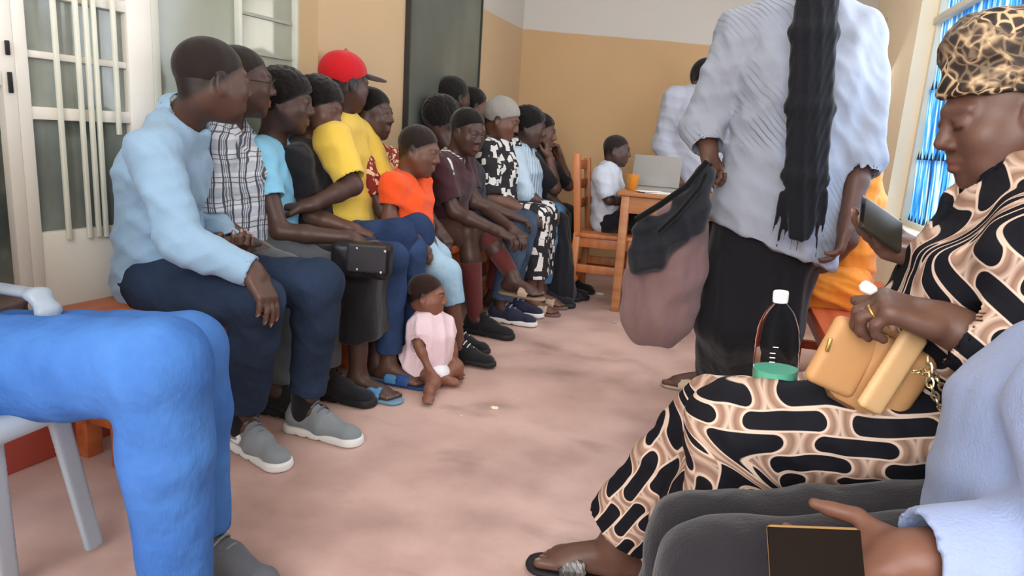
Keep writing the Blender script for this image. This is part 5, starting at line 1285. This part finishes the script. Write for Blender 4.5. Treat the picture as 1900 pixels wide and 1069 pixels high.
vd = nrm(CAM-p0); vd = nrm(vd-axz*(vd@axz)); vx = np.cross(axz, vd)
for z in (.28, .33, .38, .45): mk.box(p0+axz*z*Hh_+vd*R0*1.0-vx*.006*(1 if z < .4 else .3), (.009, .0012, .0016), (vx, vd, axz), .0003)
mk.build('level_marks', plain('embossed_white', 'dfe3e3', .5), d)

# 19 foreground man with the gold phone
def f19():
    Y = .86; c = lambda u, v, o=0.: onY(u, v, Y+o)
    J = dict(head=A(.66, .95, 1.20), neck=A(.64, .93, 1.02), chest=c(2000, 820, .08), pelvis=c(1925, 1000, .06), shN=c(2060, 760, -.10), shF=c(1960, 730, .22), elN=c(2060, 1150, -.20), elF=c(1960, 1045, -.12),
             wrN=c(1830, 1190, -.14), wrF=c(1682, 1036, -.15), hipN=c(1820, 1130, -.05), hipF=c(1800, 1040, .12), knN=c(1335, 1085, -.05), knF=c(1300, 1015, .12))
    J['anN'] = A(J['knN'][0]-.0, J['knN'][1], .10); J['anF'] = A(J['knF'][0]-.02, J['knF'][1]+.02, .10)
    r, h = person('man in a pale blue shirt and charcoal trousers at the lower right, holding a phone', J, (-.9, -.1, -.3), (-1, 0, 0), 'e', 1.0, 1.05, .005,
        dict(mat=cloth('pale_blue_shirt', '8b9abd', .75, 260, .25), sleeve=(1.9, 1.93), sr=.024, loose=.020, neck='collar', belly=False, folds=[((.5, .2, 1), .10, .008), ((1, -.4, -.5), .13, .007)]),
        dict(mat=cloth('charcoal_trousers', '201e23'), loose=.022), dict(mat=HS, t=.004, cut=0),
        dict(kind='sneaker', kw=dict(up='1a1a1c', sole='1a1a1c', name='shoe')), {'N': dict(side=-1, d=(-1, .0, -.10), n=(-.1, 0, 1), curl=.42), 'F': dict(side=1, d=(-.84, .24, -.42), n=(-.3, -.10, 1), curl=.28, thumb=.70, sc=.82)})
    return J, h
J19, h19 = f19()
w_, d_, n_, sd_ = h19.hands['F']; pc_ = (onY(1426, 1040, .655)+onY(1600, 1048, .665))/2; px_ = nrm(onY(1426, 1040, .655)-onY(1600, 1048, .665)); hl_ = np.linalg.norm(onY(1426, 1040, .655)-onY(1600, 1048, .665))/2; a, b = pc_+px_*hl_, pc_-px_*hl_
d = empty('phone', (a+b)/2, 'gold-edged phone in the hand of the man at the lower right', 'phone')
slab('case', a, b, (.0, .5, 1), .066, .009, plain('gold_edge', 'a07c4e', .35, .3), .005, d)
s_ = nrm(A(0, .5, 1)); n_ = nrm(np.cross(nrm(b-a), s_)); n_ = n_ if n_[1] < 0 else -n_
slab('screen', a+n_*.0042, b+n_*.0042, (.0, .5, 1), .062, .003, plain('phone_dark_brown', '150e0a', .75, spec=.08), .001, d)

# 20 foreground left person in jeans
def j20():
    Y = 1.05; c = lambda u, v, o=0.: onY(u, v, Y+o)
    J = dict(head=c(-260, 60), neck=c(-250, 240), chest=c(-235, 370), pelvis=c(-175, 660), shN=c(-240, 300, -.18), shF=c(-240, 290, .18), elN=c(-210, 560, -.2), elF=c(-190, 540, .2), wrN=c(-180, 640, -.26), wrF=c(-40, 553, .12),
             hipN=c(-120, 690, -.09), hipF=c(-100, 665, .09), knN=c(298, 678, -.10), knF=c(345, 652, .13), anN=c(330, 1075, -.08), anF=c(375, 1030, .12))
    J['anN'][2] = .10; J['anF'][2] = .10
    dm = denim('bright_blue_denim', '30589a', '4574b6')
    r, h = person('person in bright blue jeans on a grey plastic chair at the left edge', J, (1, .1, -.1), (1, 0, 0), 'b', 1.03, 1.12, .006,
        dict(mat=cloth('white_top', 'd8d8d8'), sleeve=1.5), dict(name='jeans', mat=dm, loose=.026, hem=1.97, r1=.062, folds=[((.9, .1, .5), .10, .003), ((.5, .2, -1), .15, .004), ((.2, .1, 1), .2, .002)],
             paints=[(c(355, 668, .02), c(352, 720, .02), .0022, '2a4f8c', .001, .6)]), dict(mat=HS, t=.004, cut=0),
        dict(kind='sneaker', kw=dict(up='55585e', sole='8a8a8a')), {'N': dict(side=1, curl=.5), 'F': dict(side=-1, d=(1, 0, -.05), n=(0, .1, -1), curl=.95, thumb=.8, sc=1.1)}, feet={'N': (1, -.3, 0), 'F': (1, -.1, 0)})
j20()

# studded black handbag on the lap of the cyan T-shirt, and the yellow-black bag below
Ys = 2.17; c = lambda u, v, o=0.: onY(u, v, Ys+o)
d = empty('handbag', c(665, 510), 'black leather handbag with silver studs on the lap of the woman in cyan', 'bag')
F = Field(); F.box(c(672, 482, .03), (.105, .045, .062), (nrm(A(1, .25, -.02)), nrm(A(-.25, 1, 0)), A(0, 0, 1)), .02, .01); F.fold((1, .2, .3), .09, .003); F.build('body', plain('black_leather', '17161a', .4, bump=.1), d, .006)
F = Field(); F.box(c(680, 480, -.022), (.070, .005, .052), (nrm(A(1, .25, -.02)), nrm(A(-.25, 1, 0)), A(0, 0, 1)), .004, .01); F.build('front_pocket', plain('dark_grey_leather', '2c2a2e', .45), d, .005)
for u, v in ((662, 461), (714, 467), (662, 500), (706, 506)):
    F = Field(); F.ell(c(u, v, -.034), (.006, .005, .006)); F.build('stud', plain('silver_metal', 'c9c9cc', .25, .9), d, .0025, 'silver stud')
c = lambda u, v, o=0.: onY(u, v, 2.62+o)
d = empty('handbag', onZ(712, 640), 'yellow and black bag below the knees of the person in the red cap', 'bag')
F = Field(); F.box(c(716, 545), (.040, .03, .095), (nrm(A(1, 0, .25)), A(0, 1, 0), nrm(A(-.25, 0, 1))), .02, .01); F.fold((.5, .2, 1), .07, .006); F.build('body', cloth('mustard_bag', 'a5812f'), d, .006)
m = MB(); m.tube([c(735, 500, -.03), c(742, 545, -.04), c(722, 590, -.04), c(706, 600, -.03)], .007, 8); m.tube([c(700, 560, -.035), c(712, 530, -.04), c(728, 505, -.035)], .005, 8)
m.build('strap', BLK, d, smooth=True)
